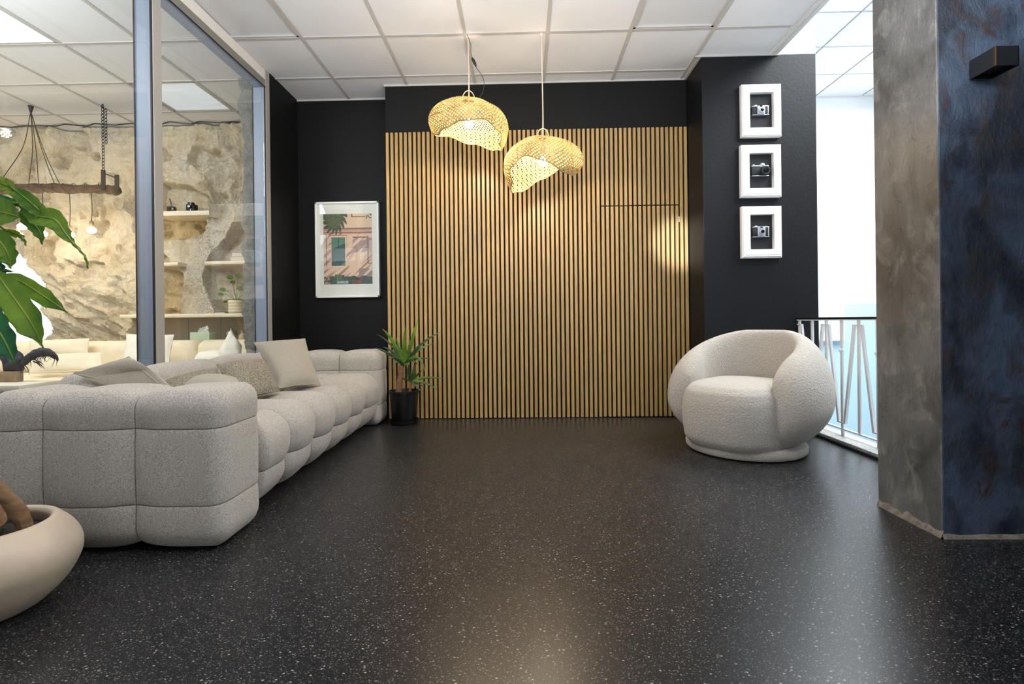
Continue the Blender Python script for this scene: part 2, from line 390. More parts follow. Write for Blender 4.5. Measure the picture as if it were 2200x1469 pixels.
def rock_mat():
    m = bpy.data.materials.new('limestone_rock'); m.use_nodes = True; nt = m.node_tree; N = nt.nodes; L = nt.links
    b = N['Principled BSDF']; tc = N.new('ShaderNodeTexCoord')
    def noi(s, d, dist=0.0, st=(1, 1, 1)):
        mp = N.new('ShaderNodeMapping'); mp.inputs['Scale'].default_value = st; L.new(tc.outputs['Object'], mp.inputs[0])
        n = N.new('ShaderNodeTexNoise'); n.inputs['Scale'].default_value = s; n.inputs['Detail'].default_value = d; n.inputs['Distortion'].default_value = dist; n.inputs['Roughness'].default_value = 0.62
        L.new(mp.outputs[0], n.inputs['Vector']); return n
    n1 = noi(2.6, 8, 0.8)
    cr = N.new('ShaderNodeValToRGB'); e = cr.color_ramp.elements
    e[0].position = 0.30; e[0].color = (*lin((184, 166, 136)), 1); e[1].position = 0.66; e[1].color = (*lin((240, 230, 210)), 1)
    x = e.new(0.45); x.color = (*lin((226, 211, 182)), 1)
    L.new(n1.outputs['Fac'], cr.inputs[0])
    # grey stains
    n2 = noi(3.4, 6, 0.5); r = N.new('ShaderNodeMapRange'); r.inputs[1].default_value = 0.56; r.inputs[2].default_value = 0.68; r.inputs[4].default_value = 0.55; L.new(n2.outputs['Fac'], r.inputs[0])
    mx = N.new('ShaderNodeMix'); mx.data_type = 'RGBA'; L.new(cr.outputs[0], mx.inputs['A']); mx.inputs['B'].default_value = (*lin((150, 144, 136)), 1); L.new(r.outputs[0], mx.inputs['Factor'])
    at = N.new('ShaderNodeAttribute'); at.attribute_name = 'stucco'
    sp = noi(75, 3); r3 = N.new('ShaderNodeMapRange'); r3.inputs[1].default_value = 0.36; r3.inputs[2].default_value = 0.48; L.new(sp.outputs['Fac'], r3.inputs[0])
    st = N.new('ShaderNodeMix'); st.data_type = 'RGBA'; st.inputs['A'].default_value = (*lin((172, 152, 126)), 1); st.inputs['B'].default_value = (*lin((226, 217, 200)), 1); L.new(r3.outputs[0], st.inputs['Factor'])
    m2 = N.new('ShaderNodeMix'); m2.data_type = 'RGBA'; L.new(mx.outputs['Result'], m2.inputs['A']); L.new(st.outputs['Result'], m2.inputs['B']); L.new(at.outputs['Fac'], m2.inputs['Factor'])
    ay = N.new('ShaderNodeAttribute'); ay.attribute_name = 'ochre'
    m3 = N.new('ShaderNodeMix'); m3.data_type = 'RGBA'; m3.blend_type = 'MULTIPLY'; L.new(m2.outputs['Result'], m3.inputs['A']); m3.inputs['B'].default_value = (*lin((250, 236, 206)), 1); L.new(ay.outputs['Fac'], m3.inputs['Factor'])
    L.new(m3.outputs['Result'], b.inputs['Base Color'])
    b.inputs['Roughness'].default_value = 0.92; b.inputs['Specular IOR Level'].default_value = 0.2
    n3 = noi(24, 9, 0.6); n4 = noi(90, 4)
    ad = N.new('ShaderNodeMath'); ad.operation = 'MULTIPLY_ADD'; ad.inputs[1].default_value = 0.25; L.new(n4.outputs['Fac'], ad.inputs[0]); L.new(n3.outputs['Fac'], ad.inputs[2])
    bp = N.new('ShaderNodeBump'); bp.inputs['Strength'].default_value = 1.0; bp.inputs['Distance'].default_value = 0.05
    L.new(ad.outputs[0], bp.inputs['Height']); L.new(bp.outputs[0], b.inputs['Normal'])
    return m
M_rock = rock_mat()
# ============================================================ SETTING
CEIL = 2.945
def struct(name, bm, m, parent=None, smooth=False):
    o = obj(name, bm, m, parent, smooth)
    if parent is None: o['kind'] = 'structure'
    return o
struct('floor', box(BM(), (-6.2, -3.6, -0.12), (2.10, 6.2, 0.0)), M_floor)
# the front right corner of the floor, in front of the stair opening
struct('floor', box(BM(), (2.10, -3.6, -0.12), (4.6, 1.9, 0.0)), M_floor)

# --- ceiling with its tile grid
GX0, GY0, P6 = 0.207, 3.62, 0.6
bm = BM(); box(bm, (-6.2, -3.6, CEIL + 0.03), (1.98, 6.2, CEIL + 0.1))
ceiling = struct('ceiling', bm, M_tbar_shade)
bm = BM()
box(bm, (-6.2, -3.6, CEIL - 0.004), (1.98, 1.82, CEIL + 0.03)); struct('plain_panel', bm, M_ceil, ceiling)
bm = BM()
for k in range(-11, 4):
    x = GX0 + k * P6
    if x > 1.98: continue
    box(bm, (x - 0.012, 1.82, CEIL - 0.006), (x + 0.012, 5.6, CEIL + 0.004))
for j in range(-2, 4):
    y = GY0 + j * P6
    box(bm, (-6.2, y - 0.012, CEIL - 0.0055), (1.95, y + 0.012, CEIL + 0.004))
struct('grid_bar', bm, M_tbar, ceiling)
tile0 = None
light_cells = {(-4, -1): 0, (0 + 1 - 0, -1): 0}
LIGHTS = {(-4, -1): 'off', (1, -1): 'off', (-7, -1): 'on', (-6, 1): 'on'}
for k in range(-11, 3):
    for j in range(-3, 4):
        x0, y0 = GX0 + k * P6, GY0 + j * P6
        if (k, j) in LIGHTS: continue
        if j == 3 and k > -5: continue
        if tile0 is None:
            bm = BM(); box(bm, (x0 + 0.003, y0 + 0.003, CEIL), (x0 + P6 - 0.003, y0 + P6 - 0.003, CEIL + 0.018), 0.003, seg=1)
            t = obj('ceiling_tile', bm, M_ceil, ceiling, False)
            t.data.transform(Matrix.Translation(-(Vector((x0, y0, CEIL)) - ORG[ceiling.name])))
            tile0 = t; t.location = Vector((x0, y0, CEIL)) - ORG[ceiling.name]
        else:
            copy_of(tile0, ceiling, Vector((x0, y0, CEIL + random.uniform(-0.0015, 0.0015))) - ORG[ceiling.name])
bm = BM(); box(bm, (-6.2, GY0 + 4 * P6, CEIL), (-2.2, 6.2, CEIL + 0.02)); 
# right-hand ceiling rim beside the stair opening
bm = BM()
x2 = GX0 + 3 * P6
box(bm, (x2 - 0.024, 1.82, CEIL - 0.012), (x2 + 0.0, 4.0, CEIL + 0.02))
box(bm, (x2 + 0.008, -3.6, CEIL - 0.006), (x2 + 0.045, 4.0, CEIL + 0.1))
struct('trim_1', bm, M_tbar_shade)
bm = BM(); box(bm, (1.40, 3.99, CEIL - 0.014), (2.06, 4.0, CEIL + 0.0)); box(bm, (-1.2, 4.366, CEIL - 0.014), (1.45, 4.38, CEIL)); box(bm, (1.43, 4.0, CEIL - 0.014), (1.449, 4.37, CEIL))
box(bm, (-2.09, 4.62, CEIL - 0.014), (-1.18, 4.63, CEIL))
struct('trim_2', bm, M_tbar)
LBL = {(-4, -1): ('unlit square ceiling light panel above the sofa side of the room', 'off'),
       (1, -1): ('unlit square ceiling light panel right of the pendant lamps', 'off'),
       (-7, -1): ('lit white ceiling light panel at the top left behind the glass', 'on'),
       (-6, 1): ('glowing ceiling light panel near the rock wall behind the right glass pane', 'on')}
for (k, j), (lb, st) in LBL.items():
    x0, y0 = GX0 + k * P6, GY0 + j * P6
    t = thing('ceiling_light_panel', lb, 'ceiling light', (x0 + 0.3, y0 + 0.3, CEIL))
    bm = BM()
    for lo, hi in (((x0 + .012, y0 + .012), (x0 + .03, y0 + .588)), ((x0 + .57, y0 + .012), (x0 + .588, y0 + .588)), ((x0 + .012, y0 + .012), (x0 + .588, y0 + .03)), ((x0 + .012, y0 + .57), (x0 + .588, y0 + .588))):
        box(bm, (*lo, CEIL - 0.003), (*hi, CEIL + 0.02))
    obj('frame', bm, M_tbar, t, False)
    obj('diffuser', box(BM(), (x0 + .03, y0 + .03, CEIL + 0.008), (x0 + .57, y0 + .57, CEIL + 0.014)), M_glasspanel if st == 'on' else M_glassoff, t, False)

# --- walls
struct('wall_left', box(BM(), (-2.22, 4.125, 0), (-2.09, 4.75, CEIL + 0.03)), M_wall)
struct('wall_back', box(BM(), (-2.1, 4.63, 0), (-1.18, 4.8, CEIL + 0.03)), M_wall)
wb = struct('wall_back', box(BM(), (-1.19, 4.375, 0), (1.46, 4.8, CEIL + 0.03)), M_wall)
bm = BM(); box(bm, (1.45, 4.0, 0), (2.35, 4.8, CEIL - 0.006), 0.004)
pillar = struct('wall_right', bm, M_colwall)
struct('wall_right', box(BM(), (1.99, 4.0, CEIL - 0.006), (2.35, 4.8, 3.7)), M_paleblue)
# near stucco pillar: side and front as two thick plaster skins on one core
bm = BM(); box(bm, (1.60, 1.94, 0), (2.9, 2.27, CEIL + 0.05))
np_ = struct('wall_near', bm, M_stuc_front)
struct('side_plaster', box(BM(), (1.590, 1.932, 0), (1.602, 2.275, CEIL + 0.05), 0.004), M_stuc_side, np_)
struct('front_plaster', box(BM(), (1.592, 1.930, 0), (2.9, 1.942, CEIL + 0.05), 0.004), M_stuc_front, np_)
bm = BM()
random.seed(3)
M_skirt = mat('scuffed_mortar_edge', (112, 104, 96), 0.9, var=(30, 0.4), bump=(40, 0.8, 0.01))
def mortar(p0, p1, h, outw):
    p0 = Vector(p0); p1 = Vector(p1); n = 46; rows = []
    for i in range(n + 1):
        t = i / n; p = p0.lerp(p1, t); hh = h * (0.55 + 0.7 * abs(mnoise.noise(Vector((p.x * 14, p.y * 14, 1)))) + 0.25 * mnoise.noise(Vector((p.x * 50, p.y * 50, 5))))
        rows.append([bm.verts.new(p + Vector(outw) * 0.012), bm.verts.new(p + Vector(outw) * 0.005 + Vector((0, 0, hh * 0.6))), bm.verts.new(p - Vector(outw) * 0.001 + Vector((0, 0, hh)))])
    for a, b in zip(rows, rows[1:]):
        for k in range(2): bm.faces.new((a[k], b[k], b[k + 1], a[k + 1]))
mortar((1.59, 1.925, 0.0), (1.59, 2.27, 0.0), 0.04, (-1, 0, 0)); mortar((1.585, 1.93, 0.0), (2.8, 1.93, 0.0), 0.022, (0, -1, 0))
struct('trim_3', bm, M_skirt)
struct('wall_front', box(BM(), (2.8, -3.6, 0), (2.95, 1.94, CEIL + 0.05)), M_wall)

# --- stairwell beyond the railing
struct('wall_stairwell', box(BM(), (1.5, 6.5, -3.0), (5.2, 6.65, 3.7)), M_white)
struct('wall_stairwell_right', box(BM(), (4.7, -1, -3.0), (4.85, 6.5, 3.7)), M_white)
struct('wall_stairwell_near', box(BM(), (2.3, 1.75, -3.0), (4.7, 1.9, 0.0)), M_white)
struct('floor_stairwell', box(BM(), (2.1, 1.9, -3.1), (4.7, 6.5, -3.0)), M_greypale)
struct('trim_4', box(BM(), (1.5, 6.44, -3.0), (5.0, 6.5, 1.02)), M_paleblue)
struct('trim_5', box(BM(), (2.4, 6.36, 0.55), (4.06, 6.44, 1.08)), M_greypale)
cs = struct('ceiling_stairwell', box(BM(), (1.99, 1.9, 3.70), (4.9, 6.65, 3.8)), M_tbar)
for i in range(5):
    for j in range(7):
        x0, y0 = 1.99 + i * 0.6, 6.5 - 0.6 * (j + 1)
        struct('ceiling_tile', box(BM(), (x0 + .01, y0 + .01, 3.685), (x0 + .59, y0 + .59, 3.70), 0.003, seg=1), M_ceil, cs)

# --- left lounge: side walls, rock wall
struct('wall_lounge_left', box(BM(), (-6.35, -3.6, 0), (-6.2, 6.2, CEIL + 0.05)), M_white)
struct('wall_lounge_back', box(BM(), (-6.2, 5.75, 0), (-2.1, 5.9, CEIL + 0.05)), M_plaster_w)

# value noise in numpy for the rock
rng = np.random.RandomState(11); TB = rng.rand(64, 64, 1).astype('f')[:, :, 0]
def vnoise(x, y):
    xi = np.floor(x).astype(int); yi = np.floor(y).astype(int); fx = x - xi; fy = y - yi
    fx = fx * fx * (3 - 2 * fx); fy = fy * fy * (3 - 2 * fy)
    a = TB[xi % 64, yi % 64]; b = TB[(xi + 1) % 64, yi % 64]; c = TB[xi % 64, (yi + 1) % 64]; d = TB[(xi + 1) % 64, (yi + 1) % 64]
    return (a * (1 - fx) + b * fx) * (1 - fy) + (c * (1 - fx) + d * fx) * fy
def fbm(x, y, o=5, ridged=False):
    s = 0; a = 1; t = 0
    for i in range(o):
        n = vnoise(x * 2 ** i + 17 * i, y * 2 ** i + 31 * i)
        if ridged: n = 1 - abs(2 * n - 1)
        s = s + a * n; t += a; a *= 0.5
    return s / t
def sdf_poly(X, Z, pts):
    d = np.full(X.shape, 1e9); ins = np.zeros(X.shape, bool); n = len(pts)
    for i in range(n):
        x0, z0 = pts[i]; x1, z1 = pts[(i + 1) % n]; ex, ez = x1 - x0, z1 - z0
        t = np.clip(((X - x0) * ex + (Z - z0) * ez) / (ex * ex + ez * ez + 1e-12), 0, 1)
        d = np.minimum(d, np.hypot(X - x0 - t * ex, Z - z0 - t * ez))
        c = ((z0 > Z) != (z1 > Z)) & (X < (x1 - x0) * (Z - z0) / (z1 - z0 + 1e-12) + x0); ins ^= c
    return np.where(ins, -d, d)
def XZ(*ps): return [(p[0], p[2]) for p in ps]
NICHES = [  # polygons on the rock face (x, z)
    (XZ((-3.8361,5.12,2.3509), (-3.6882,5.12,2.3385), (-3.4914,5.12,2.3058), (-3.3155,5.12,2.1959), (-3.2528,5.12,2.0977), (-3.2489,5.12,2.0201), (-3.8402,5.12,2.0203)), 0.20, 0.0),
    (XZ((-3.8407,5.12,1.9814), (-3.2495,5.12,1.9716), (-3.2896,5.12,1.9043), (-3.3991,5.12,1.809), (-3.5474,5.12,1.7628), (-3.8439,5.12,1.7286)), 0.12, 1.0),
    (XZ((-3.8452,5.12,1.6216), (-3.7369,5.12,1.5956), (-3.6783,5.12,1.5413), (-3.6689,5.12,1.5023), (-3.8468,5.12,1.4952)), 0.14, 0.5),
    (XZ((-3.8472,5.12,1.4563), (-3.6401,5.12,1.4435), (-3.5324,5.12,1.3837), (-3.5235,5.12,1.3059), (-3.5786,5.12,1.2289), (-3.5903,5.12,1.0833), (-3.577,5.12,0.9665), (-3.8534,5.12,0.9603)), 0.14, 0.9),
    (XZ((-2.6124,5.12,1.9416), (-2.833,5.12,1.9162), (-2.9804,5.12,1.8895), (-3.0752,5.12,1.765), (-3.1946,5.12,1.6408), (-3.2546,5.12,1.5544), (-3.2799,5.12,1.4966), (-2.6178,5.12,1.5062)), 0.22, 0.0),
    (XZ((-2.6185,5.12,1.4481), (-3.2854,5.12,1.4481), (-3.3209,5.12,1.3613), (-3.3123,5.12,1.2641), (-3.2744,5.12,1.1471), (-3.2314,5.12,1.0495), (-3.1736,5.12,0.9566), (-2.6246,5.12,0.9498)), 0.20, 0.0),
]
RX0, RX1, RZ0, RZ1 = -6.1, -2.15, 0.5, CEIL - 0.015
nx, nz = 340, 230
gx = np.linspace(RX0, RX1, nx); gz = np.linspace(RZ0, RZ1, nz)
X, Z = np.meshgrid(gx, gz, indexing='ij')
rel = 0.26 * (fbm(X * 1.3 + 3, Z * 1.3 + 9, 5) - 0.5) + 0.14 * (fbm(X * 3.2, Z * 2.6, 5, True) - 0.6)
# diagonal strata low on the left
lowm = np.clip((1.75 - Z) / 0.8, 0, 1) * np.clip((-3.35 - X) / 0.5, 0, 1)
dg = (X * 0.55 + Z * 1.0)
rel = rel + lowm * (0.10 + 0.22 * (fbm(dg * 5.5, (X - Z) * 1.6, 5, True) - 0.5))
# eroded pockets higher up
pk = fbm(X * 5.0 + 40, Z * 4.2 + 13, 3); rel = rel - 0.12 * np.clip((pk - 0.58) / 0.10, 0, 1) * (1 - lowm)
rightm = np.clip((X + 3.55) / 0.25, 0, 1)
st_band = np.zeros_like(X); och = np.zeros_like(X)
# smooth the pillar between the niches, below the top
body = rightm * np.clip((2.02 - Z) / 0.2, 0, 1)
rel = rel * (1 - 0.72 * body) + body * 0.03
rel = rel + rightm * (1 - body) * 0.24 * (fbm(X * 6, Z * 5, 5, True) - 0.5)
wob = 0.035 * (fbm(X * 9, Z * 9, 3) - 0.5)
insd = np.zeros_like(X)
for pts, dep, oc in NICHES:
    s = sdf_poly(X, Z, pts) + wob * 0.6
    k = np.clip((0.012 - s) / 0.03, 0, 1); k = k * k * (3 - 2 * k)
    rel = rel - dep * k + dep * k * 0.25 * (fbm(X * 8 + 5, Z * 8, 3) - 0.3)
    insd = np.maximum(insd, k); och = np.maximum(och, k * oc)
st_band = body * (1 - insd)
Y = 5.16 - rel
# panelled zone under the long shelf is cut back flat
cut = np.clip((Z - 0.0) * 0 + (0.955 - Z) / 0.02, 0, 1) * np.clip((X + 4.00 + 0.10 * (fbm(Z * 8, Z * 3 + 2, 3) - 0.5)) / 0.06, 0, 1)
Y = Y * (1 - cut) + 5.42 * cut
verts = np.stack([X, Y, Z], -1).reshape(-1, 3)
idx = np.arange(nx * nz).reshape(nx, nz)
fq = np.stack([idx[:-1, :-1], idx[1:, :-1], idx[1:, 1:], idx[:-1, 1:]], -1).reshape(-1, 4)
# opening to the daylit side at the far left, an irregular arch
def hole(p):
    zc = p[2]; xe = -5.02 - 0.10 * math.sin(zc * 5.2) - 0.05 * math.sin(zc * 13)
    return p[0] < xe and 0.5 < zc < 1.62 - 0.25 * max(0, (p[0] + 5.3)) * 2
cen = verts[fq].mean(1)
keep = [not hole(c) for c in cen]
fq = fq[np.array(keep)]
me = bpy.data.meshes.new('wall_rock'); me.from_pydata(verts.tolist(), [], fq.tolist())
for nm, arr in (('stucco', st_band), ('ochre', och)):
    a = me.attributes.new(nm, 'FLOAT', 'POINT'); a.data.foreach_set('value', arr.reshape(-1).astype('f'))
wr = link('wall_rock', me, M_rock); wr['kind'] = 'structure'
struct('window_2', box(BM(), (-6.15, 5.55, 0.4), (-4.7, 5.6, 1.9)), M_daylight)
bm = BM()  # ragged black tube drawn as the shadow gap under the lounge ceiling
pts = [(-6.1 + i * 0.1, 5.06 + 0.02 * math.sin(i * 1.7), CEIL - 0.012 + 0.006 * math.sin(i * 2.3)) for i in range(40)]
tube(bm, pts, 0.006, 5); struct('shadow_line', bm, M_black_metal)
# stone stub wall beside the end post
bm = BM()
n = 90
def stub(t, s):
    z = t * (CEIL + 0.02)
    j = 0.05 * mnoise.noise(Vector((0.3, z * 3.1, 2))) + 0.035 * mnoise.noise(Vector((5, z * 9, 1))) + 0.012 * mnoise.noise(Vector((1, z * 30, 1)))
    L_ = -2.385 + j
    prof = [(-2.2, 4.20), (-2.28, 4.195 + 0.01 * mnoise.noise(Vector((1, z * 12, 0)))), (L_ + 0.02, 4.19), (L_, 4.215), (L_ - 0.0 + 0.02 * mnoise.noise(Vector((z * 7, 1, 1))), 4.6), (L_ + 0.02, 5.2)]
    k = s * (len(prof) - 1); i = min(int(k), len(prof) - 2); f = k - i
    return Vector((prof[i][0] * (1 - f) + prof[i + 1][0] * f, prof[i][1] * (1 - f) + prof[i + 1][1] * f, z))
grid(bm, stub, n * 2, 26)
struct('wall_stub', bm, M_stub, smooth=True)

# shelves in the rock
def shelf(x0, x1, zt, th_, y0, y1, lb, wobble=0.006):
    bm = BM()
    n = 24
    def fn(u, v):
        x = x0 + (x1 - x0) * u
        a = v * 2 * PI
        prof = [(y0, zt - th_), (y0 - 0.006, zt - th_ * 0.5), (y0, zt), (y1, zt), (y1, zt - th_)]
        k = v * 5; i = int(k) % 5; f = k - int(k); p, q = prof[i], prof[(i + 1) % 5]
        return Vector((x, p[0] * (1 - f) + q[0] * f + wobble * mnoise.noise(Vector((x * 9, 3, 2))), p[1] * (1 - f) + q[1] * f + wobble * 0.5 * mnoise.noise(Vector((x * 11, i, 2)))))
    V = grid(bm, fn, n, 10, cv=True)
    bm.faces.new(V[0]); bm.faces.new(V[-1])
    tag(obj('rock_shelf', bm, M_shelf), lb, 'shelf')
A = (-3.7501,5.0,2.007); B = (-3.1631,5.0,1.9971)
shelf(-3.72, B[0], A[2] - 0.0, 0.045, 4.98, 5.30, 'uppermost limestone shelf in the rock wall, holding a black camera')
A = (-3.2125,5.0,1.4909); B = (-2.5565,5.0,1.4812)
shelf(A[0], -2.2, A[2], 0.03, 4.98, 5.36, 'limestone shelf in the right rock niche with books lying on it')
A = (-3.4915,5.0,1.4855)
shelf(-3.72, A[0], A[2], 0.03, 4.98, 5.30, 'short limestone shelf just right of the aluminium post')
A = (-4.03,4.96,0.9604); B = (-2.7323,4.96,0.9442)
shelf(A[0], -2.2, A[2], 0.035, 4.90, 5.36, 'long limestone shelf under the niches carrying the cream plant pot')
LSZ = A[2]
bm = BM()
box(bm, (-4.02, 5.36, 0.3), (-2.2, 5.40, LSZ - 0.03))
wp = struct('trim_7', bm, M_panel_b)
for i in range(5):
    x0 = -4.0 + i * 0.36
    struct('board', box(BM(), (x0 + 0.002, 5.345, 0.3), (x0 + 0.358, 5.36, LSZ - 0.035), 0.002, seg=1), M_panel_b, wp)

# --- glazed partition at x = -2.1
PX0, PX1 = -2.20, -2.10
part = thing('window_1', None, None, (-2.15, 2.9, 0), kind='structure')
def wpart(name, lo, hi, m, bev=0.003, sm=False): return obj(name, box(BM(), lo, hi, bev, seg=1), m, part, sm)
wpart('mullion', (PX0, 2.80, 0.06), (PX1 - 0.001, 2.872, 2.80), M_alu)
wpart('mullion_face', (PX1 - 0.004, 2.803, 0.06), (PX1 + 0.006, 2.872, 2.80), M_alu_w)
wpart('gasket', (PX1 - 0.006, 2.792, 0.06), (PX1 + 0.004, 2.800, 2.80), M_gasket, 0.001)
wpart('gasket', (PX0 - 0.004, 2.794, 0.06), (PX0 + 0.003, 2.800, 2.80), M_gasket, 0.001)
wpart('end_post', (PX0, 4.055, 0.06), (PX1 - 0.001, 4.125, 2.80), M_alu)
wpart('end_post_face', (PX1 - 0.004, 4.06, 0.0), (PX1 + 0.006, 4.124, CEIL - 0.002), M_alu_w)
wpart('gasket', (PX1 - 0.006, 4.050, 0.06), (PX1 + 0.004, 4.056, 2.80), M_gasket, 0.001)
wpart('gasket', (PX0 - 0.004, 4.050, 0.06), (PX0 + 0.002, 4.055, 2.80), M_gasket, 0.001)
wpart('top_rail', (PX0, 0.2, 2.80), (PX1, 4.125, 2.86), M_alu)
wpart('top_rail_face', (PX1 - 0.002, 0.2, 2.802), (PX1 + 0.004, 4.06, 2.862), M_alu_g)
wpart('gasket', (PX1 - 0.003, 0.2, 2.797), (PX1 + 0.006, 4.06, 2.803), M_gasket, 0.001)
wpart('bulkhead', (PX0, 0.2, 2.862), (PX1 + 0.003, 4.06, CEIL - 0.001), M_plaster_w)
wpart('bottom_rail', (PX0, 0.2, 0.0), (PX1, 4.125, 0.06), M_alu)
obj('glass_pane', box(BM(), (PX1 - 0.014, 0.2, 0.06), (PX1 - 0.008, 2.794, 2.80)), M_glass, part, False)
obj('glass_pane', box(BM(), (PX1 - 0.014, 2.874, 0.06), (PX1 - 0.008, 4.052, 2.80)), M_glass, part, False)

# --- oak slat cladding with a jib door in it
SY0, SY1 = 4.345, 4.366
ZT = 2.515
pan = thing('slat_wall_panel', 'oak slat wall panel on black felt, covering the dark back wall', 'wall panel', (0.14, 4.37, 0))
S0 = -1.182
door_k = range(47, 64)
bm = BM(); box(bm, (S0, 4.366, 0.006), (S0 + 66 * 0.04 - 0.012, 4.3745, ZT - 0.002))
obj('felt_backing', bm, M_felt, pan, False)
def slat_mesh(h):
    me = bpy.data.meshes.new('slat'); b = BM(); box(b, (0, SY0, 0), (0.0248, SY1, h), 0.0018, seg=1); b.to_mesh(me); b.free(); me.materials.append(M_wood); return me
full = slat_mesh(ZT - 0.004); upper = slat_mesh(ZT - 1.842); lower = slat_mesh(1.828)
door = thing('door_1', None, None, (S0 + 47 * 0.04, 4.37, 0), kind='structure')
def slat(me, x, z, parent):
    o = bpy.data.objects.new('slat', me); COL.objects.link(o); o.parent = parent
    o.location = Vector((x, 0, z)) - ORG[parent.name]; 
for k in range(66):
    x = S0 + k * 0.04
    if k in door_k:
        slat(upper, x, 1.842, pan); slat(lower, x, 0.006, door)
    else: slat(full, x, 0.004, pan)
bm = BM(); box(bm, (S0 + 47 * 0.04 - 0.006, 4.362, 1.834), (S0 + 64 * 0.04 - 0.008, 4.3665, 1.841)); obj('door_gap', bm, M_felt, door, False)
bm = BM(); xk = S0 + 63 * 0.04 + 0.028; box(bm, (xk, 4.352, 1.69), (xk + 0.009, 4.364, 1.74), 0.002); obj('hinge', bm, M_tbar, door)

# --- marble kerb and railing at the stair opening
kb = struct('trim_8', box(BM(), (2.085, 1.95, -0.02), (2.26, 4.02, 0.035), 0.004), M_kerb)
struct('kerb_edge', box(BM(), (2.075, 1.95, -0.02), (2.089, 4.02, 0.018)), M_kerb_d, kb)
struct('trim_9', box(BM(), (2.09, 1.95, -0.5), (2.25, 4.02, -0.02)), M_white)
RXX = 2.19
rl = thing('stair_railing', 'white steel zigzag stair railing with black handrail, behind the boucle armchair', 'railing', (RXX, 3.0, 0.035))
bm = BM(); box(bm, (RXX - 0.022, 2.3, 0.832), (RXX + 0.022, 4.02, 0.848), 0.005); obj('handrail', bm, M_black_metal, rl)
bm = BM(); box(bm, (RXX - 0.015, 2.3, 0.824), (RXX + 0.015, 4.0, 0.833)); box(bm, (RXX - 0.01, 2.3, 0.075), (RXX + 0.01, 4.0, 0.085)); obj('rail_bar', bm, M_rail, rl)
ys = [3.985 - 0.173 * i for i in range(10)]
for i, y in enumerate(ys):
    b = BM(); box(b, (RXX - 0.006, y - 0.0125, 0.035 if i % 2 == 1 or i in (5, 9) else 0.08), (RXX + 0.006, y + 0.0125, 0.826), 0.002, seg=1); obj('baluster', b, M_rail, rl, False)
def strut(y0, z0, y1, z1):
    b = BM(); d = Vector((0, y1 - y0, z1 - z0)).normalized(); n_ = Vector((0, d.z, -d.y)) * 0.010
    pts = []
    for x in (RXX - 0.012, RXX + 0.004):
        pts.append([b.verts.new(Vector((x, y0, z0)) + n_), b.verts.new(Vector((x, y1, z1)) + n_), b.verts.new(Vector((x, y1, z1)) - n_), b.verts.new(Vector((x, y0, z0)) - n_)])
    A_, B_ = pts
    b.faces.new(A_); b.faces.new(B_[::-1])
    for k in range(4): b.faces.new((A_[k], A_[(k + 1) % 4], B_[(k + 1) % 4], B_[k]))
    obj('zigzag_strut', b, M_rail, rl, False)
for i, y in enumerate(ys):
    if i % 2 == 0:
        if i + 1 < len(ys): strut(y - 0.035, 0.795, ys[i + 1] + 0.032, 0.125)
        if i > 0: strut(y + 0.035, 0.795, ys[i - 1] - 0.032, 0.125)
        b = BM(); box(b, (RXX - 0.014, y - 0.045, 0.79), (RXX - 0.008, y + 0.045, 0.798)); obj('tie', b, M_rail, rl, False)
    else:
        b = BM(); box(b, (RXX - 0.014, y - 0.042, 0.12), (RXX - 0.008, y + 0.042, 0.128)); obj('tie', b, M_rail, rl, False)
        b = BM(); bmesh.ops.create_uvsphere(b, u_segments=16, v_segments=10, radius=0.015)
        for v in b.verts: v.co += Vector((RXX - 0.004, y, 0.62))
        obj('knob', b, M_rail, rl)
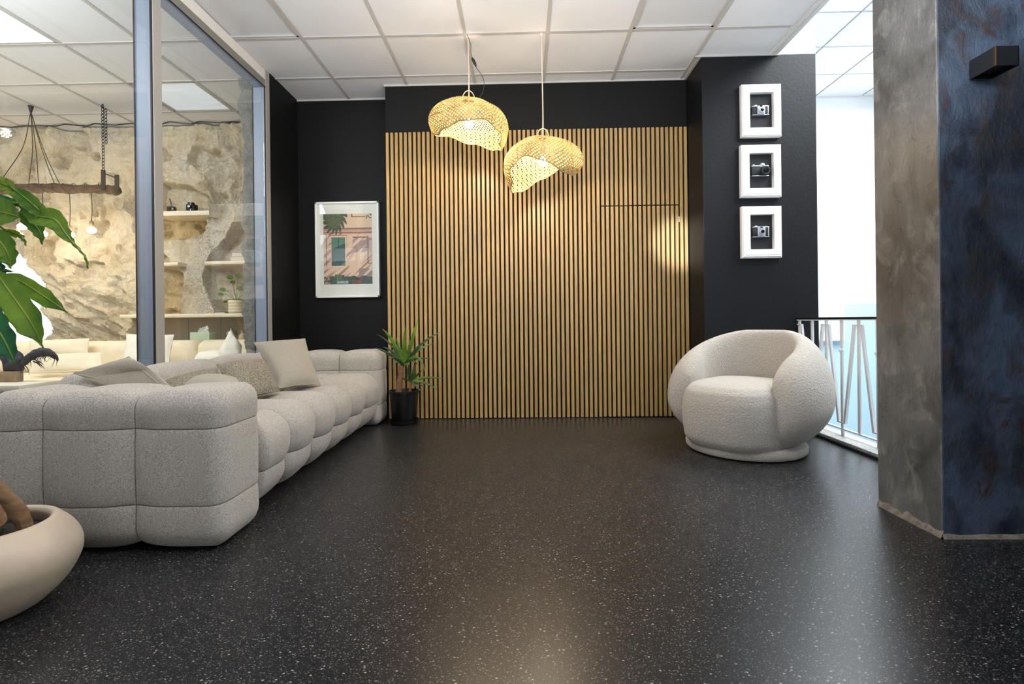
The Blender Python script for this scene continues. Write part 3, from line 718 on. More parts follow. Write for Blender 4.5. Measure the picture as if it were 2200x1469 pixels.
# ============================================================ OBJECTS
# ---------- puffy upholstery
def axis_pts(h0, h1, seams, step):
    s = set([h0, h1])
    n = max(2, int(round((h1 - h0) / step)))
    for i in range(n + 1): s.add(h0 + (h1 - h0) * i / n)
    for q in seams:
        s = {p for p in s if abs(p - q) > 0.016 or p in (h0, h1)}
        for d in (-0.013, -0.006, -0.0022, 0, 0.0022, 0.006, 0.013): s.add(q + d)
    return sorted(s)
def puffy(lo, hi, r, seams, depth=0.04, step=0.02, L=0.16, sag=0.0, power=2.4, mat_=None, thread=True, edge_thread=(), seamthr=0.0012, weak=(2,)):
    ax = [axis_pts(lo[i], hi[i], seams[i], step) for i in range(3)]
    idx = {}; V = []; T = []
    def vid(i, j, k):
        key = (i, j, k)
        if key in idx: return idx[key]
        p = Vector((ax[0][i], ax[1][j], ax[2][k]))
        q = Vector(tuple(min(max(p[a], lo[a] + r[a]), hi[a] - r[a]) for a in range(3)))
        d = p - q
        e = Vector((d.x / r[0], d.y / r[1], d.z / r[2]))
        m = max(abs(e.x), abs(e.y), abs(e.z))
        # cube-surface point to unit sphere direction with even spacing
        t = Vector((math.tan(e.x * PI / 4) , math.tan(e.y * PI / 4), math.tan(e.z * PI / 4))) if m > 0 else e
        en = t.normalized()
        nrm = Vector((en.x / r[0], en.y / r[1], en.z / r[2])).normalized()
        s = q + Vector((en.x * r[0], en.y * r[1], en.z * r[2]))
        g = 1.0; th_ = 0.0
        near = 9.0
        for a in range(3):
            if a not in weak and seams[a] and (1 - en[a] ** 2) > 0.2: near = min(near, min(abs(p[a] - x) for x in seams[a]))
        for a in range(3):
            if not seams[a]: continue
            dist = min(abs(p[a] - x) for x in seams[a]); w_ = 1 - en[a] ** 2
            f = min(1.0, dist / L); ga = (1 - (1 - f) ** power) ** 0.5
            if a in weak: w_ *= 0.22 + 0.78 * math.exp(-(near / 0.055) ** 2)
            g *= 1 - w_ * (1 - ga)
            if dist < seamthr and 1 - en[a] ** 2 > 0.35: th_ = 1.0
        s = s - nrm * depth * (1 - g)
        V.append(s); T.append(th_)
        idx[key] = len(V) - 1
        return idx[key]
    Fc = []
    nx_, ny_, nz_ = [len(a) - 1 for a in ax]
    for i in (0, nx_):
        for j in range(ny_):
            for k in range(nz_): Fc.append([vid(i, j, k), vid(i, j + 1, k), vid(i, j + 1, k + 1), vid(i, j, k + 1)])
    for j in (0, ny_):
        for i in range(nx_):
            for k in range(nz_): Fc.append([vid(i, j, k), vid(i + 1, j, k), vid(i + 1, j, k + 1), vid(i, j, k + 1)])
    for k in (0, nz_):
        for i in range(nx_):
            for j in range(ny_): Fc.append([vid(i, j, k), vid(i + 1, j, k), vid(i + 1, j + 1, k), vid(i, j + 1, k)])
    return V, Fc, T
def puffy_obj(name, parent, m, xf=None, **kw):
    V, Fc, T = puffy(**kw)
    if xf: V = [xf(v) for v in V]
    b = BM(); lay = b.verts.layers.float.new('seam'); vs = []
    for v, t in zip(V, T):
        q = b.verts.new(v); q[lay] = t; vs.append(q)
    for f in Fc: b.faces.new([vs[i] for i in f])
    bmesh.ops.recalc_face_normals(b, faces=b.faces)
    me = bpy.data.meshes.new(name); b.to_mesh(me); b.free()
    o = link(name, me, m, parent, True)
    return o
# sofa, slightly askew
SA = math.radians(1.3); SO = Vector((-1.15, 1.83, 0))
def sx(v):
    d = v - SO; return SO + Vector((d.x * math.cos(SA) - d.y * math.sin(SA), d.x * math.sin(SA) + d.y * math.cos(SA), d.z))
sofa = thing('sofa', 'long greige tufted fabric sofa with low rounded arms, against the glass partition', 'sofa', (-1.6, 3.1, 0))
KW = dict(step=0.022)
def arm_shape(v): return sx(v)
puffy_obj('armrest', sofa, M_fabric, sx, lo=(-2.02, 1.81, 0.004), hi=(-1.12, 2.14, 0.605), r=(0.06, 0.075, 0.085), seams=([-1.80, -1.455], [], [0.175, 0.46]), depth=0.032, L=0.17, step=0.022)
puffy_obj('armrest', sofa, M_fabric, sx, lo=(-2.02, 4.02, 0.004), hi=(-1.12, 4.33, 0.625), r=(0.06, 0.075, 0.085), seams=([-1.80, -1.455], [], [0.175, 0.46]), depth=0.036, L=0.17, step=0.022)
puffy_obj('backrest', sofa, M_fabric, sx, lo=(-2.03, 2.08, 0.01), hi=(-1.80, 4.08, 0.645), r=(0.10, 0.06, 0.12), seams=([], [2.50, 3.08, 3.66], [0.46]), depth=0.035, L=0.22, step=0.024)
sy = [2.135 + 0.3125 * i for i in range(1, 6)]
def seatx(v):
    v = v.copy()
    f = max(0.0, min(1.0, (v.z - 0.05) / 0.2)); v.x -= 0.05 * (1 - f) * (1 if v.x > -1.4 else 0)
    return sx(v)
puffy_obj('seat', sofa, M_fabric, seatx, lo=(-1.86, 2.12, 0.01), hi=(-1.11, 4.04, 0.445), r=(0.15, 0.05, 0.14), seams=([-1.50], sy, [0.20]), weak=(0, 2), depth=0.06, L=0.15, step=0.02)
# stitched corner dimples
def cushion(name, c00, c10, c11, c01, thick, m, label, cat='cushion', group=None, n=26, pinch=0.06, sagv=0.0, seam_m=None):
    c00, c10, c11, c01 = [Vector(c) for c in (c00, c10, c11, c01)]
    nrm = ((c10 - c00).cross(c01 - c00)).normalized()
    if nrm.y > 0: nrm = -nrm
    b = BM(); sd = random.random() * 50
    def side(sgn):
        V = []
        for i in range(n + 1):
            row = []
            for j in range(n + 1):
                u, v = i / n, j / n; U_, V_ = 2 * u - 1, 2 * v - 1
                # pull the edges in between the corners
                pu = pinch * (1 - U_ * U_) * abs(V_) ** 3; pv = pinch * (1 - V_ * V_) * abs(U_) ** 3
                uu = 0.5 + 0.5 * U_ * (1 - pv); vv = 0.5 + 0.5 * V_ * (1 - pu)
                p = c00 * (1 - uu) * (1 - vv) + c10 * uu * (1 - vv) + c11 * uu * vv + c01 * (1 - uu) * vv
                t = thick * 0.5 * max(0, (1 - abs(U_) ** 2.6)) ** 0.55 * max(0, (1 - abs(V_) ** 2.6)) ** 0.55
                t *= 1 + 0.16 * mnoise.noise(Vector((u * 3 + sd, v * 3, sgn)))
                p = p + nrm * (sgn * t) + Vector((0, 0, -sagv * (1 - U_ * U_)))
                row.append(p)
            V.append(row)
        return V
    A_ = side(1); B_ = side(-1)
    VA = [[b.verts.new(p) for p in r_] for r_ in A_]
    VB = [[VA[i][j] if (i in (0, n) or j in (0, n)) else b.verts.new(B_[i][j]) for j in range(n + 1)] for i in range(n + 1)]
    for W in (VA, VB):
        for i in range(n):
            for j in range(n):
                try: b.faces.new((W[i][j], W[i + 1][j], W[i + 1][j + 1], W[i][j + 1]))
                except ValueError: pass
    root = thing(name, label, cat, (c00 + c10) / 2 if c00.z < c01.z else (c01 + c11) / 2, group)
    edge = [VA[i][0].co.copy() for i in range(n)] + [VA[n][j].co.copy() for j in range(n)] + [VA[i][n].co.copy() for i in range(n, 0, -1)] + [VA[0][j].co.copy() for j in range(n, 0, -1)]
    obj('cover', b, m, root)
    b2 = BM(); tube(b2, edge, 0.0028, 6, closed=True); obj('piping', b2, m, root)
    return root
cushion('cushion', (-1.4483,2.9236,0.465), (-1.3023,3.1652,0.455), (-1.5,3.3959,0.7448), (-1.72,3.1457,0.7322), 0.12, M_cush, 'tall plain beige square cushion leaning at the far end of the grey sofa', group='cushions on the grey sofa')
cushion('cushion', (-1.4604,2.5022,0.465), (-1.4063,2.8383,0.46), (-1.5594,2.98,0.6359), (-1.72,2.7565,0.6232), 0.10, M_tweed, 'small brown tweed cushion in front of the tall plain beige one', group='cushions on the grey sofa')
cushion('cushion', (-1.6694,2.3,0.503), (-1.4587,2.42,0.4825), (-1.6824,2.7,0.6098), (-1.7928,2.42,0.5636), 0.09, M_tweed, 'brown tweed cushion half hidden behind the near sofa arm', group='cushions on the grey sofa')
cushion('cushion', (-1.62, 2.25, 0.52), (-1.4088,2.0266,0.52), (-1.76,2.1867,0.7085), (-1.8893,2.05,0.6493), 0.10, M_cush, 'plain beige cushion with a raised corner nearest the glass, left end of sofa', group='cushions on the grey sofa')
cushion('cushion', (-1.60,2.25,0.50), (-1.28,2.25,0.50), (-1.4157,2.42,0.5852), (-1.6201,2.42,0.5872), 0.10, M_cush, 'rounded plain cushion top peeking over the near sofa arm', group='cushions on the grey sofa', pinch=-0.10)

# ---------- boucle armchair
CC = Vector((1.46, 3.30, 0)); FA = math.radians(221)
fd = Vector((math.cos(FA), math.sin(FA), 0)); sd_ = Vector((-fd.y, fd.x, 0))
chair = thing('armchair', 'cream boucle tub armchair with curved shell, in front of the stair railing', 'armchair', CC)
AM = math.radians(131)
def shell(u, v):
    a = (2 * u - 1) * AM; aa = abs(a)
    e0 = AM - math.radians(24)
    e = max(0.0, min(0.9999, (aa - e0) / (AM - e0))); cap = math.sqrt(1 - e * e)
    H = 0.765 - 0.23 * (max(0.0, aa - math.radians(22)) / (AM - math.radians(22))) ** 1.5
    zb = 0.055
    zc = (H + zb) / 2 - 0.02 * e; hh = (H - zb) / 2 * (0.72 + 0.28 * cap)
    tt = (0.115 + 0.03 * (aa / AM)) * max(cap, 0.02)
    ps = v * 2 * PI
    ex = 0.88
    cs_, sn = math.cos(ps), math.sin(ps)
    X_ = math.copysign(abs(cs_) ** ex, cs_); Z_ = math.copysign(abs(sn) ** ex, sn)
    z = zc + hh * Z_
    q = (z - zb) / (H - zb)
    rc = 0.40 - 0.135 * max(0.0, (0.45 - q) / 0.45) ** 1.8 - 0.05 * max(0.0, (q - 0.55) / 0.45) ** 1.5
    if X_ < 0: tt *= 0.8
    r_ = rc + tt * X_
    d = (-fd) * math.cos(a) + sd_ * math.sin(a)
    # oval in plan
    p = CC + d * (r_ * 0.93)
    p.z = z
    return p
b = BM(); V = grid(b, shell, 120, 56, cv=True)
b.faces.new(V[0]); b.faces.new(V[-1][::-1])
obj('shell', b, M_boucle, chair)
def seatf(u, v):
    a = u * 2 * PI
    prof = [(0.0, 0.06), (0.6, 0.055), (0.90, 0.06), (0.97, 0.10), (1.0, 0.18), (1.01, 0.27), (0.995, 0.34), (0.95, 0.395), (0.86, 0.43), (0.70, 0.445), (0.45, 0.452), (0.0, 0.455)]
    k = v * (len(prof) - 1); i = min(int(k), len(prof) - 2); f = k - i
    rr, z = prof[i][0] * (1 - f) + prof[i + 1][0] * f, prof[i][1] * (1 - f) + prof[i + 1][1] * f
    c_, s_ = math.cos(a), math.sin(a)
    fx = 0.465 if c_ > 0 else 0.30
    X_ = math.copysign(abs(c_) ** 0.8, c_) * fx; Y_ = math.copysign(abs(s_) ** 0.62, s_) * 0.325
    # slim in plan towards the front corners
    p = CC + fd * (X_ * rr * 0.97) + sd_ * (Y_ * rr * 0.97)
    p.z = z; return p
b = BM(); grid(b, seatf, 96, 40, cu=True); bmesh.ops.remove_doubles(b, verts=b.verts, dist=1e-4)
obj('seat', b, M_boucle, chair)
b = BM(); lathe(b, [(0, 0.008), (0.35, 0.008), (0.36, 0.02), (0.363, 0.045), (0.355, 0.062), (0.3, 0.07), (0, 0.07)], CC + fd * 0.03, 72, 1.0, 1.0)
obj('plinth', b, M_boucle, chair)
b = BM(); lathe(b, [(0, 0.0), (0.31, 0.0), (0.31, 0.009), (0, 0.009)], CC + fd * 0.03, 48); obj('glide', b, M_black_metal, chair)

# ---------- pendant lamps
def pendant(c, mirror, hook_z, label, depths):
    """c = crown centre (top of the shade). depths: rim drop by azimuth, degrees from +x, near side is 270"""
    c = Vector(c)
    t = thing('pendant_lamp', label, 'pendant lamp', c + Vector((0, 0, -0.2)), 'woven rattan pendant lamps')
    ks = sorted(depths)
    def interp(tb, a):
        a = a % 360
        for i in range(len(ks)):
            a0 = ks[i]; a1 = ks[(i + 1) % len(ks)] + (360 if i == len(ks) - 1 else 0)
            aa = a if a >= a0 else a + 360
            if a0 <= aa <= a1:
                f = (aa - a0) / (a1 - a0); f = f * f * (3 - 2 * f)
                return tb[ks[i]] * (1 - f) + tb[ks[(i + 1) % len(ks)]] * f
        return tb[ks[0]]
    D = {k: v[0] for k, v in depths.items()}; Rr = {k: v[1] for k, v in depths.items()}; Q = {k: v[2] for k, v in depths.items()}
    def surf(a, s):
        """a degrees azimuth, s 0 crown .. 1 rim"""
        am = (180 - a) if mirror else a
        d, r_, q = interp(D, am), interp(Rr, am), interp(Q, am)
        # bulging section: out then curling back at the rim
        ang = s * q
        rr = r_ * math.sin(ang) / (1.0 if q > PI / 2 else math.sin(q)); zz = (1 - math.cos(ang)) / (1 - math.cos(q)) * d
        ra = math.radians(a)
        return c + Vector((rr * math.cos(ra), rr * math.sin(ra), -zz + 0.02 * math.sin(2 * ra) * s))
    def family(sgn, N_, wd, off, tw=95):
        b = BM(); K = 26
        for k in range(N_):
            pts = []
            for i in range(K + 1):
                s = 0.06 + 0.94 * i / K
                a = 360 * k / N_ + sgn * tw * (s ** 0.8)
                dw = wd * (0.12 + 0.88 * s) / 2
                p = surf(a, s); p2 = surf(a + 0.5, s)
                tg = (p2 - p).normalized()
                pts.append((p - tg * dw + Vector((0, 0, off)), p + tg * dw + Vector((0, 0, off))))
            vs = [(b.verts.new(x), b.verts.new(y)) for x, y in pts]
            for m_, n_ in zip(vs, vs[1:]): b.faces.new((m_[0], m_[1], n_[1], n_[0]))
        return b
    w1 = obj('woven_shade', family(1, 66, 0.0145, 0.0), M_rattan, t); w1['kind'] = 'stuff'
    w2 = obj('woven_shade', family(-1, 66, 0.0145, -0.0022), M_rattan, t); w2['kind'] = 'stuff'
    b = BM(); tube(b, [surf(a, 1.0) for a in range(0, 360, 4)], 0.0045, 6, closed=True); obj('rim', b, M_rattan, t)
    for s, rr in ((0.42, 0.0022), (0.72, 0.0022)):
        b = BM(); tube(b, [surf(a, s) for a in range(0, 360, 5)], rr, 5, closed=True); obj('hoop', b, M_rattan, t)
    b = BM(); tube(b, [c + Vector((0.046 * math.cos(x), -0.02, -0.008 + 0.075 * math.sin(x))) for x in [PI * i / 14 for i in range(15)]], 0.0038, 6); obj('handle', b, M_rattan_in, t)
    bc = c + Vector((0.0, 0.0, -0.165))
    b = BM(); lathe(b, [(0, 0.055), (0.018, 0.055), (0.02, 0.0), (0.014, -0.01), (0, -0.01)], bc + Vector((0, 0, 0.04)), 16); obj('lamp_holder', b, M_socket, t)
    b = BM(); lathe(b, [(0, 0.035), (0.015, 0.03), (0.028, 0.008), (0.031, -0.008), (0.022, -0.028), (0, -0.036)], bc, 20); obj('bulb', b, M_bulb2, t)
    b = BM(); tube(b, [bc + Vector((0, 0, 0.09)), c + Vector((0.002, 0, 0.05)), c + Vector((0.004, 0, 0.18)), Vector((c.x, c.y, CEIL - 0.01))], [0.0045, 0.006, 0.0045, 0.0045], 7); obj('cord', b, M_rope, t)
    lathe_b = BM(); lathe(lathe_b, [(0, 0), (0.012, 0), (0.012, -0.012), (0, -0.014)], (c.x, c.y, CEIL - 0.004), 12); obj('ceiling_hook', lathe_b, M_frame_w, t)
    return t
DP = {270: (0.245, 0.27, 1.85), 300: (0.215, 0.275, 1.75), 325: (0.27, 0.285, 1.8), 350: (0.33, 0.29, 2.25), 20: (0.35, 0.285, 2.1), 50: (0.31, 0.275, 1.6), 90: (0.22, 0.27, 1.5), 130: (0.16, 0.27, 1.5), 165: (0.20, 0.285, 1.75), 200: (0.28, 0.295, 2.3), 235: (0.285, 0.28, 2.15)}
pendant((-0.375,3.64,2.4629), False, 0, 'woven rattan pendant lamp on the left, hanging higher, cord beside a black switch cable', DP)
pendant((0.1632,3.64,2.1758), True, 0, 'woven rattan pendant lamp on the right, hanging lower of the two', DP)
# loose dark switch cable
sc_ = thing('switch_cable', 'thin dark cable with inline rocker switch hanging from the ceiling between lamps', 'cable', (-0.268,3.6,2.5676))
b = BM(); tube(b, spline([(-0.3752,3.6,2.9242), (-0.3523,3.6,2.8562), (-0.3498,3.6,2.7886), (-0.3368,3.6,2.7445), (-0.3172,3.6,2.6935), (-0.2773,3.6,2.6352), (-0.2578,3.6,2.5808), (-0.2653,3.6,2.517), (-0.2895,3.6,2.4669)], 5), 0.0022, 6); obj('wire', b, M_cable, sc_)
b = BM(); tube(b, [(-0.3434,3.6,2.7581), (-0.3368,3.6,2.7445), (-0.3236,3.6,2.7172), (-0.3138,3.6,2.6934)], [0.005, 0.011, 0.011, 0.005], 10); obj('switch', b, M_black_metal, sc_)

# ---------- shadow-box frames with cameras on the dark pillar
def boxframe(x0, x1, z0, z1, label, tilt=0.0):
    t = thing('box_frame', label, 'picture frame', ((x0 + x1) / 2, 3.985, z0), 'white box frames on the dark pillar')
    yb, yf = 4.0, 3.955; wd = (x1 - x0) * 0.20; wz = (z1 - z0) * 0.165
    ix0, ix1, iz0, iz1 = x0 + wd, x1 - wd, z0 + wz, z1 - wz
    b = BM(); ring = []
    outer = [(x0, z0), (x1, z0), (x1, z1), (x0, z1)]; inner = [(ix0, iz0), (ix1, iz0), (ix1, iz1), (ix0, iz1)]
    lay = [[(x, yb, z) for x, z in outer], [(x, yf + 0.012, z) for x, z in outer]]
    def sh(pts, d): 
        cx, cz = (x0 + x1) / 2, (z0 + z1) / 2
        return [(x + (d if x < cx else -d), z + (d if z < cz else -d)) for x, z in pts]
    lay += [[(x, yf, z) for x, z in sh(outer, 0.012)], [(x, yf + 0.002, z) for x, z in sh(outer, 0.022)], [(x, yf - 0.001, z) for x, z in sh(outer, 0.024)], [(x, yf - 0.001, z) for x, z in inner], [(x, yf + 0.036, z) for x, z in inner]]
    R_ = [[b.verts.new(p) for p in l] for l in lay]
    for A_, B_ in zip(R_, R_[1:]):
        for k in range(4): b.faces.new((A_[k], A_[(k + 1) % 4], B_[(k + 1) % 4], B_[k]))
    obj('frame', b, M_frame_w, t, False)
    obj('backing', box(BM(), (ix0 - .01, 3.991, iz0 - .01), (ix1 + .01, 3.999, iz1 + .01)), M_black, t, False)
    return (ix0 + ix1) / 2, (iz0 + iz1) / 2, ix1 - ix0
def cyl(b, c, r, d, n=24, mi=0, ins=0.0):
    rot = Matrix.Rotation(PI / 2, 3, 'X')
    lathe(b, [(0, d), (r * 0.9, d), (r, d * 0.85), (r, 0), (0, 0)], c, n, rot=rot)
def cam_small(cx, cz, w_, h_, style, label):
    y0 = 3.99
    t = thing('vintage_camera', label, 'camera', (cx, y0, cz - h_ / 2), 'vintage cameras in box frames')
    b = BM(); box(b, (cx - w_ / 2, y0 - 0.022, cz - h_ / 2 + 0.01), (cx + w_ / 2, y0, cz + h_ / 2 - 0.012), 0.006); obj('body', b, M_leather, t)
    b = BM(); box(b, (cx - w_ / 2, y0 - 0.024, cz + h_ / 2 - 0.011), (cx + w_ / 2, y0, cz + h_ / 2), 0.004)
    box(b, (cx - w_ / 2, y0 - 0.024, cz - h_ / 2), (cx + w_ / 2, y0, cz - h_ / 2 + 0.006), 0.002)
    if style == 'slr':
        box(b, (cx - 0.004, y0 - 0.03, cz + h_ / 2 - 0.02), (cx + 0.036, y0, cz + h_ / 2 + 0.018), 0.012)
        box(b, (cx - w_ / 2 + 0.006, y0 - 0.02, cz + h_ / 2), (cx - w_ / 2 + 0.022, y0 - 0.004, cz + h_ / 2 + 0.008), 0.003)
    else:
        box(b, (cx - w_ * 0.22, y0 - 0.03, cz - h_ / 2 + 0.004), (cx + w_ * 0.24, y0, cz + h_ / 2 - 0.002), 0.004)
        box(b, (cx - w_ * 0.36, y0 - 0.018, cz + h_ / 2 - 0.002), (cx - w_ * 0.2, y0 - 0.004, cz + h_ / 2 + 0.007), 0.003)
        cyl(b, Vector((cx + w_ * 0.33, y0 - 0.0, cz + h_ / 2 - 0.004)), 0.008, 0.02)
        box(b, (cx + w_ * 0.40, y0 - 0.026, cz - h_ / 2), (cx + w_ * 0.47, y0, cz + h_ / 2 - 0.004), 0.003)
    obj('chrome_trim', b, M_silver, t)
    lr = 0.035 if style == 'slr' else 0.021
    lc = Vector((cx + (0.032 if style == 'slr' else 0.006), y0 - 0.02, cz + (-0.002 if style == 'slr' else 0.0)))
    b = BM(); cyl(b, lc, lr, 0.03 if style == 'slr' else 0.016, 28); lo_ = obj('lens_barrel', b, M_leather if style == 'slr' else M_silver, t)
    lc2 = lc + Vector((0, -(0.03 if style == 'slr' else 0.016), 0)); b = BM(); cyl(b, lc2, lr * 0.62, 0.003, 24); obj('lens_glass', b, M_lens, t)
    if style != 'slr':
        b = BM(); box(b, (cx - 0.01, y0 - 0.032, cz + h_ / 2 - 0.012), (cx + 0.01, y0 - 0.029, cz + h_ / 2 - 0.004)); obj('viewfinder', b, M_lens, t)
FR = [((1.7467,3.96,2.6905), (2.0572,3.96,2.2771), 'rf', 'topmost white box frame on the dark pillar, holding a silver rangefinder', 'silver camera with black sides in the topmost white box frame'),
      ((1.7373,3.96,2.2139), (2.0515,3.96,1.8013), 'slr', 'middle white box frame on the dark pillar, holding a big-lensed camera', 'camera with a large black lens in the middle box frame'),
      ((1.7387,3.96,1.7297), (2.0493,3.96,1.3217), 'box', 'lowest white box frame on the dark pillar, holding a compact camera', 'compact black camera with square silver face in the lowest box frame')]
for a_, b_, st, l1, l2 in FR:
    cx, cz, iw = boxframe(a_[0], b_[0], b_[2], a_[2], l1)
    cam_small(cx - 0.004, cz + 0.002, iw * 0.70, 0.085 if st != 'rf' else 0.075, st, l2)

# ---------- framed photograph on the left dark wall
fx0, fx1, fz0, fz1 = (-1.92,4.59,1.9812)[0], (-1.3234,4.59,1.9709)[0], (-1.6301,4.59,1.0855)[2], (-1.6191,4.59,1.976)[2]
pf = thing('framed_photograph', 'large white framed photograph of a pink house with green shutters', 'picture', ((fx0 + fx1) / 2, 4.63, fz0))
b = BM(); fw = 0.018
box(b, (fx0, 4.585, fz0), (fx0 + fw, 4.63, fz1), 0.003); box(b, (fx1 - fw, 4.585, fz0), (fx1, 4.63, fz1), 0.003)
box(b, (fx0, 4.585, fz0), (fx1, 4.63, fz0 + fw), 0.003); box(b, (fx0, 4.585, fz1 - fw), (fx1, 4.63, fz1), 0.003)
obj('frame', b, M_frame_w, pf, False)
obj('mat_board', box(BM(), (fx0 + .01, 4.606, fz0 + .01), (fx1 - .01, 4.612, fz1 - .01)), M_mat, pf, False)
obj('back_board', box(BM(), (fx0 + .012, 4.612, fz0 + .012), (fx1 - .012, 4.628, fz1 - .012)), M_black, pf, False)
# the print: its colours are sampled on a fine grid
pw, ph = 0.455, 0.655
prx0 = (fx0 + fx1) / 2 - pw / 2 + 0.002; prz0 = fz0 + 0.125
NU, NV = 130, 190
def rnd(i, j, s=0): return 0.5 + 0.5 * mnoise.noise(Vector((i, j, s)))
def paint(u, v):  # u right, v up
    base = (222, 188, 162)
    if v > 0.80: base = (222, 188, 158)
    c = base
    def mixc(a, b_, t): return tuple(a[i] * (1 - t) + b_[i] * t for i in range(3))
    if v > 0.95 and 0.58 < u < 0.86 and (v < 0.965 or u < 0.6): c = (120, 82, 70)
    # wall shadow
    if v < 0.74:
        d = (u * 0.62 - (v - 0.4)) * 13
        s = mnoise.noise(Vector((d * 1.2, u * 1.3 + v, 3))) + 0.25 * mnoise.noise(Vector((d * 4, v * 3, 9)))
        if s > 0.12: c = mixc(c, (166, 118, 100), min(1, (s - 0.12) * 7))
        if u > 0.6 and 0.45 < v < 0.66 and (u - 0.6) * 0.8 > (v - 0.62) and s > -0.25: c = (168, 138, 134)
        if u > 0.72 and v < 0.22 and s > -0.3: c = (150, 122, 116)
    # cornices
    for a0, a1, cc in ((0.782, 0.80, (110, 90, 92)), (0.768, 0.78, (176, 118, 98)), (0.742, 0.768, (206, 158, 134)), (0.728, 0.742, (140, 88, 76)), (0.715, 0.72, (150, 104, 90))):
        if a0 < v < a1: c = cc
    # shutter
    if 0.15 < u < 0.46 and 0.25 < v < 0.69:
        c = (232, 198, 170)
        if 0.165 < u < 0.45 and 0.262 < v < 0.668:
            lit = v > 0.50 + (u - 0.16) * 0.30
            c = (96, 132, 114) if lit else (36, 74, 72)
            if int(v * 190) % 4 == 0: c = mixc(c, (24, 50, 46), 0.45)
            if abs(u - 0.307) < 0.006: c = (24, 54, 50)
            if (v - 0.262) < (u - 0.33) * 0.5: c = (96, 128, 96)
    if 0.055 < u < 0.072 and 0.26 < v < 0.71: c = (98, 72, 62)
    if 0.475 < u < 0.488 and 0.46 < v < 0.70: c = (170, 116, 96)
    if 0.13 < u < 0.48 and 0.692 < v < 0.70: c = (170, 120, 98)
    if 0.60 < u < 0.92 and 0.66 < v < 0.672: c = (130, 84, 74)
    if 0.905 < u < 0.925 and 0.29 < v < 0.69: c = (110, 84, 84)
    if u > 0.925 and 0.29 < v < 0.30: c = (110, 84, 84)
    if u > 0.94 and 0.45 < v < 0.62: c = (196, 168, 158)
    # palm crown, top left
    px, pv_ = u - 0.22, v - 0.97
    rr = math.hypot(px * 1.1, pv_ * 1.15); an = math.atan2(pv_, px)
    lim = 0.20 + 0.11 * abs(math.sin(an * 9 + 2 * rr * 8)) + 0.05 * mnoise.noise(Vector((an * 6, 2, 3)))
    if rr < lim: c = mixc((58, 66, 52), (128, 128, 84), rnd(u * 40, v * 30, 1) if rr < 0.2 else 0.2)
    if u > 0.88 and v > 0.93 and rnd(u * 30, v * 40, 4) > 0.5: c = (110, 110, 80)
    # balcony plants
    lim2 = 0.085 + 0.05 * rnd(u * 9, 2, 7) + (0.03 if 0.22 < u < 0.42 else 0)
    if v < lim2:
        k = rnd(u * 34, v * 34, 2); c = mixc((34, 34, 34), (92, 104, 74), k)
        if 0.25 < u < 0.36 and v > 0.06: c = mixc((60, 84, 40), (110, 136, 62), k)
        if 0.27 < u < 0.5 and 0.012 < v < 0.05: c = mixc((110, 128, 140), (196, 206, 210), rnd(u * 40, v * 20, 8))
        if 0.65 < u < 0.76 and 0.01 < v < 0.055: c = (150, 66, 50)
        if u < 0.12 and k > 0.5: c = (176, 138, 108)
    return c
vs = []; cs_ = []
for i in range(NU + 1):
    for j in range(NV + 1):
        vs.append((prx0 + pw * i / NU, 4.6045, prz0 + ph * j / NV))
fs = []; fc = []
for i in range(NU):
    for j in range(NV):
        a0 = i * (NV + 1) + j; fs.append((a0, a0 + NV + 1, a0 + NV + 2, a0 + 1)); fc.append(paint((i + .5) / NU, (j + .5) / NV))
me = bpy.data.meshes.new('print'); me.from_pydata(vs, [], fs)
ca = me.color_attributes.new('print_ink', 'FLOAT_COLOR', 'CORNER')
arr = np.repeat(np.array([(*lin(c), 1.0) for c in fc], 'f'), 4, axis=0); ca.data.foreach_set('color', arr.reshape(-1))
m = bpy.data.materials.new('photographic_print'); m.use_nodes = True; nt = m.node_tree
at = nt.nodes.new('ShaderNodeAttribute'); at.attribute_name = 'print_ink'; nt.links.new(at.outputs['Color'], nt.nodes['Principled BSDF'].inputs['Base Color'])
nt.nodes['Principled BSDF'].inputs['Roughness'].default_value = 0.5
link('print', me, m, pf, False)
obj('glazing', box(BM(), (fx0 + .014, 4.592, fz0 + .014), (fx1 - .014, 4.594, fz1 - .014)), M_glass, pf, False)

# ---------- black wall sconce on the near pillar
s0 = (1.7071,1.822,1.7407); s1 = (1.7913,1.822,1.8121)
sn = thing('wall_sconce', 'black rectangular box sconce on the blue-black near pillar', 'wall lamp', ((s0[0] + s1[0]) / 2, 1.93, s0[2]))
b = BM(); zt, zb_ = s1[2], s0[2]
for lo, hi in (((s0[0], 1.822, zb_), (s1[0], 1.828, zt)), ((s0[0], 1.822, zb_), (s0[0] + .005, 1.925, zt)), ((s1[0] - .005, 1.822, zb_), (s1[0], 1.925, zt))):
    box(b, lo, hi, 0.0012, seg=1)
obj('housing', b, M_sconce, sn, False)
M_cop = mat('copper_edge', (120, 78, 52), 0.3, metal=0.6)
obj('edge_strip', box(BM(), (s0[0] - 0.0006, 1.8212, zb_), (s0[0] + 0.003, 1.8235, zt)), M_cop, sn, False)
obj('baffle', box(BM(), (s0[0] + .005, 1.828, zb_ + 0.012), (s1[0] - .005, 1.925, zt - 0.012)), M_black_metal, sn, False)
obj('wall_plate', box(BM(), (s0[0] + .004, 1.922, zb_ + 0.004), (s1[0] - .004, 1.931, zt - 0.004)), M_black_metal, sn, False)

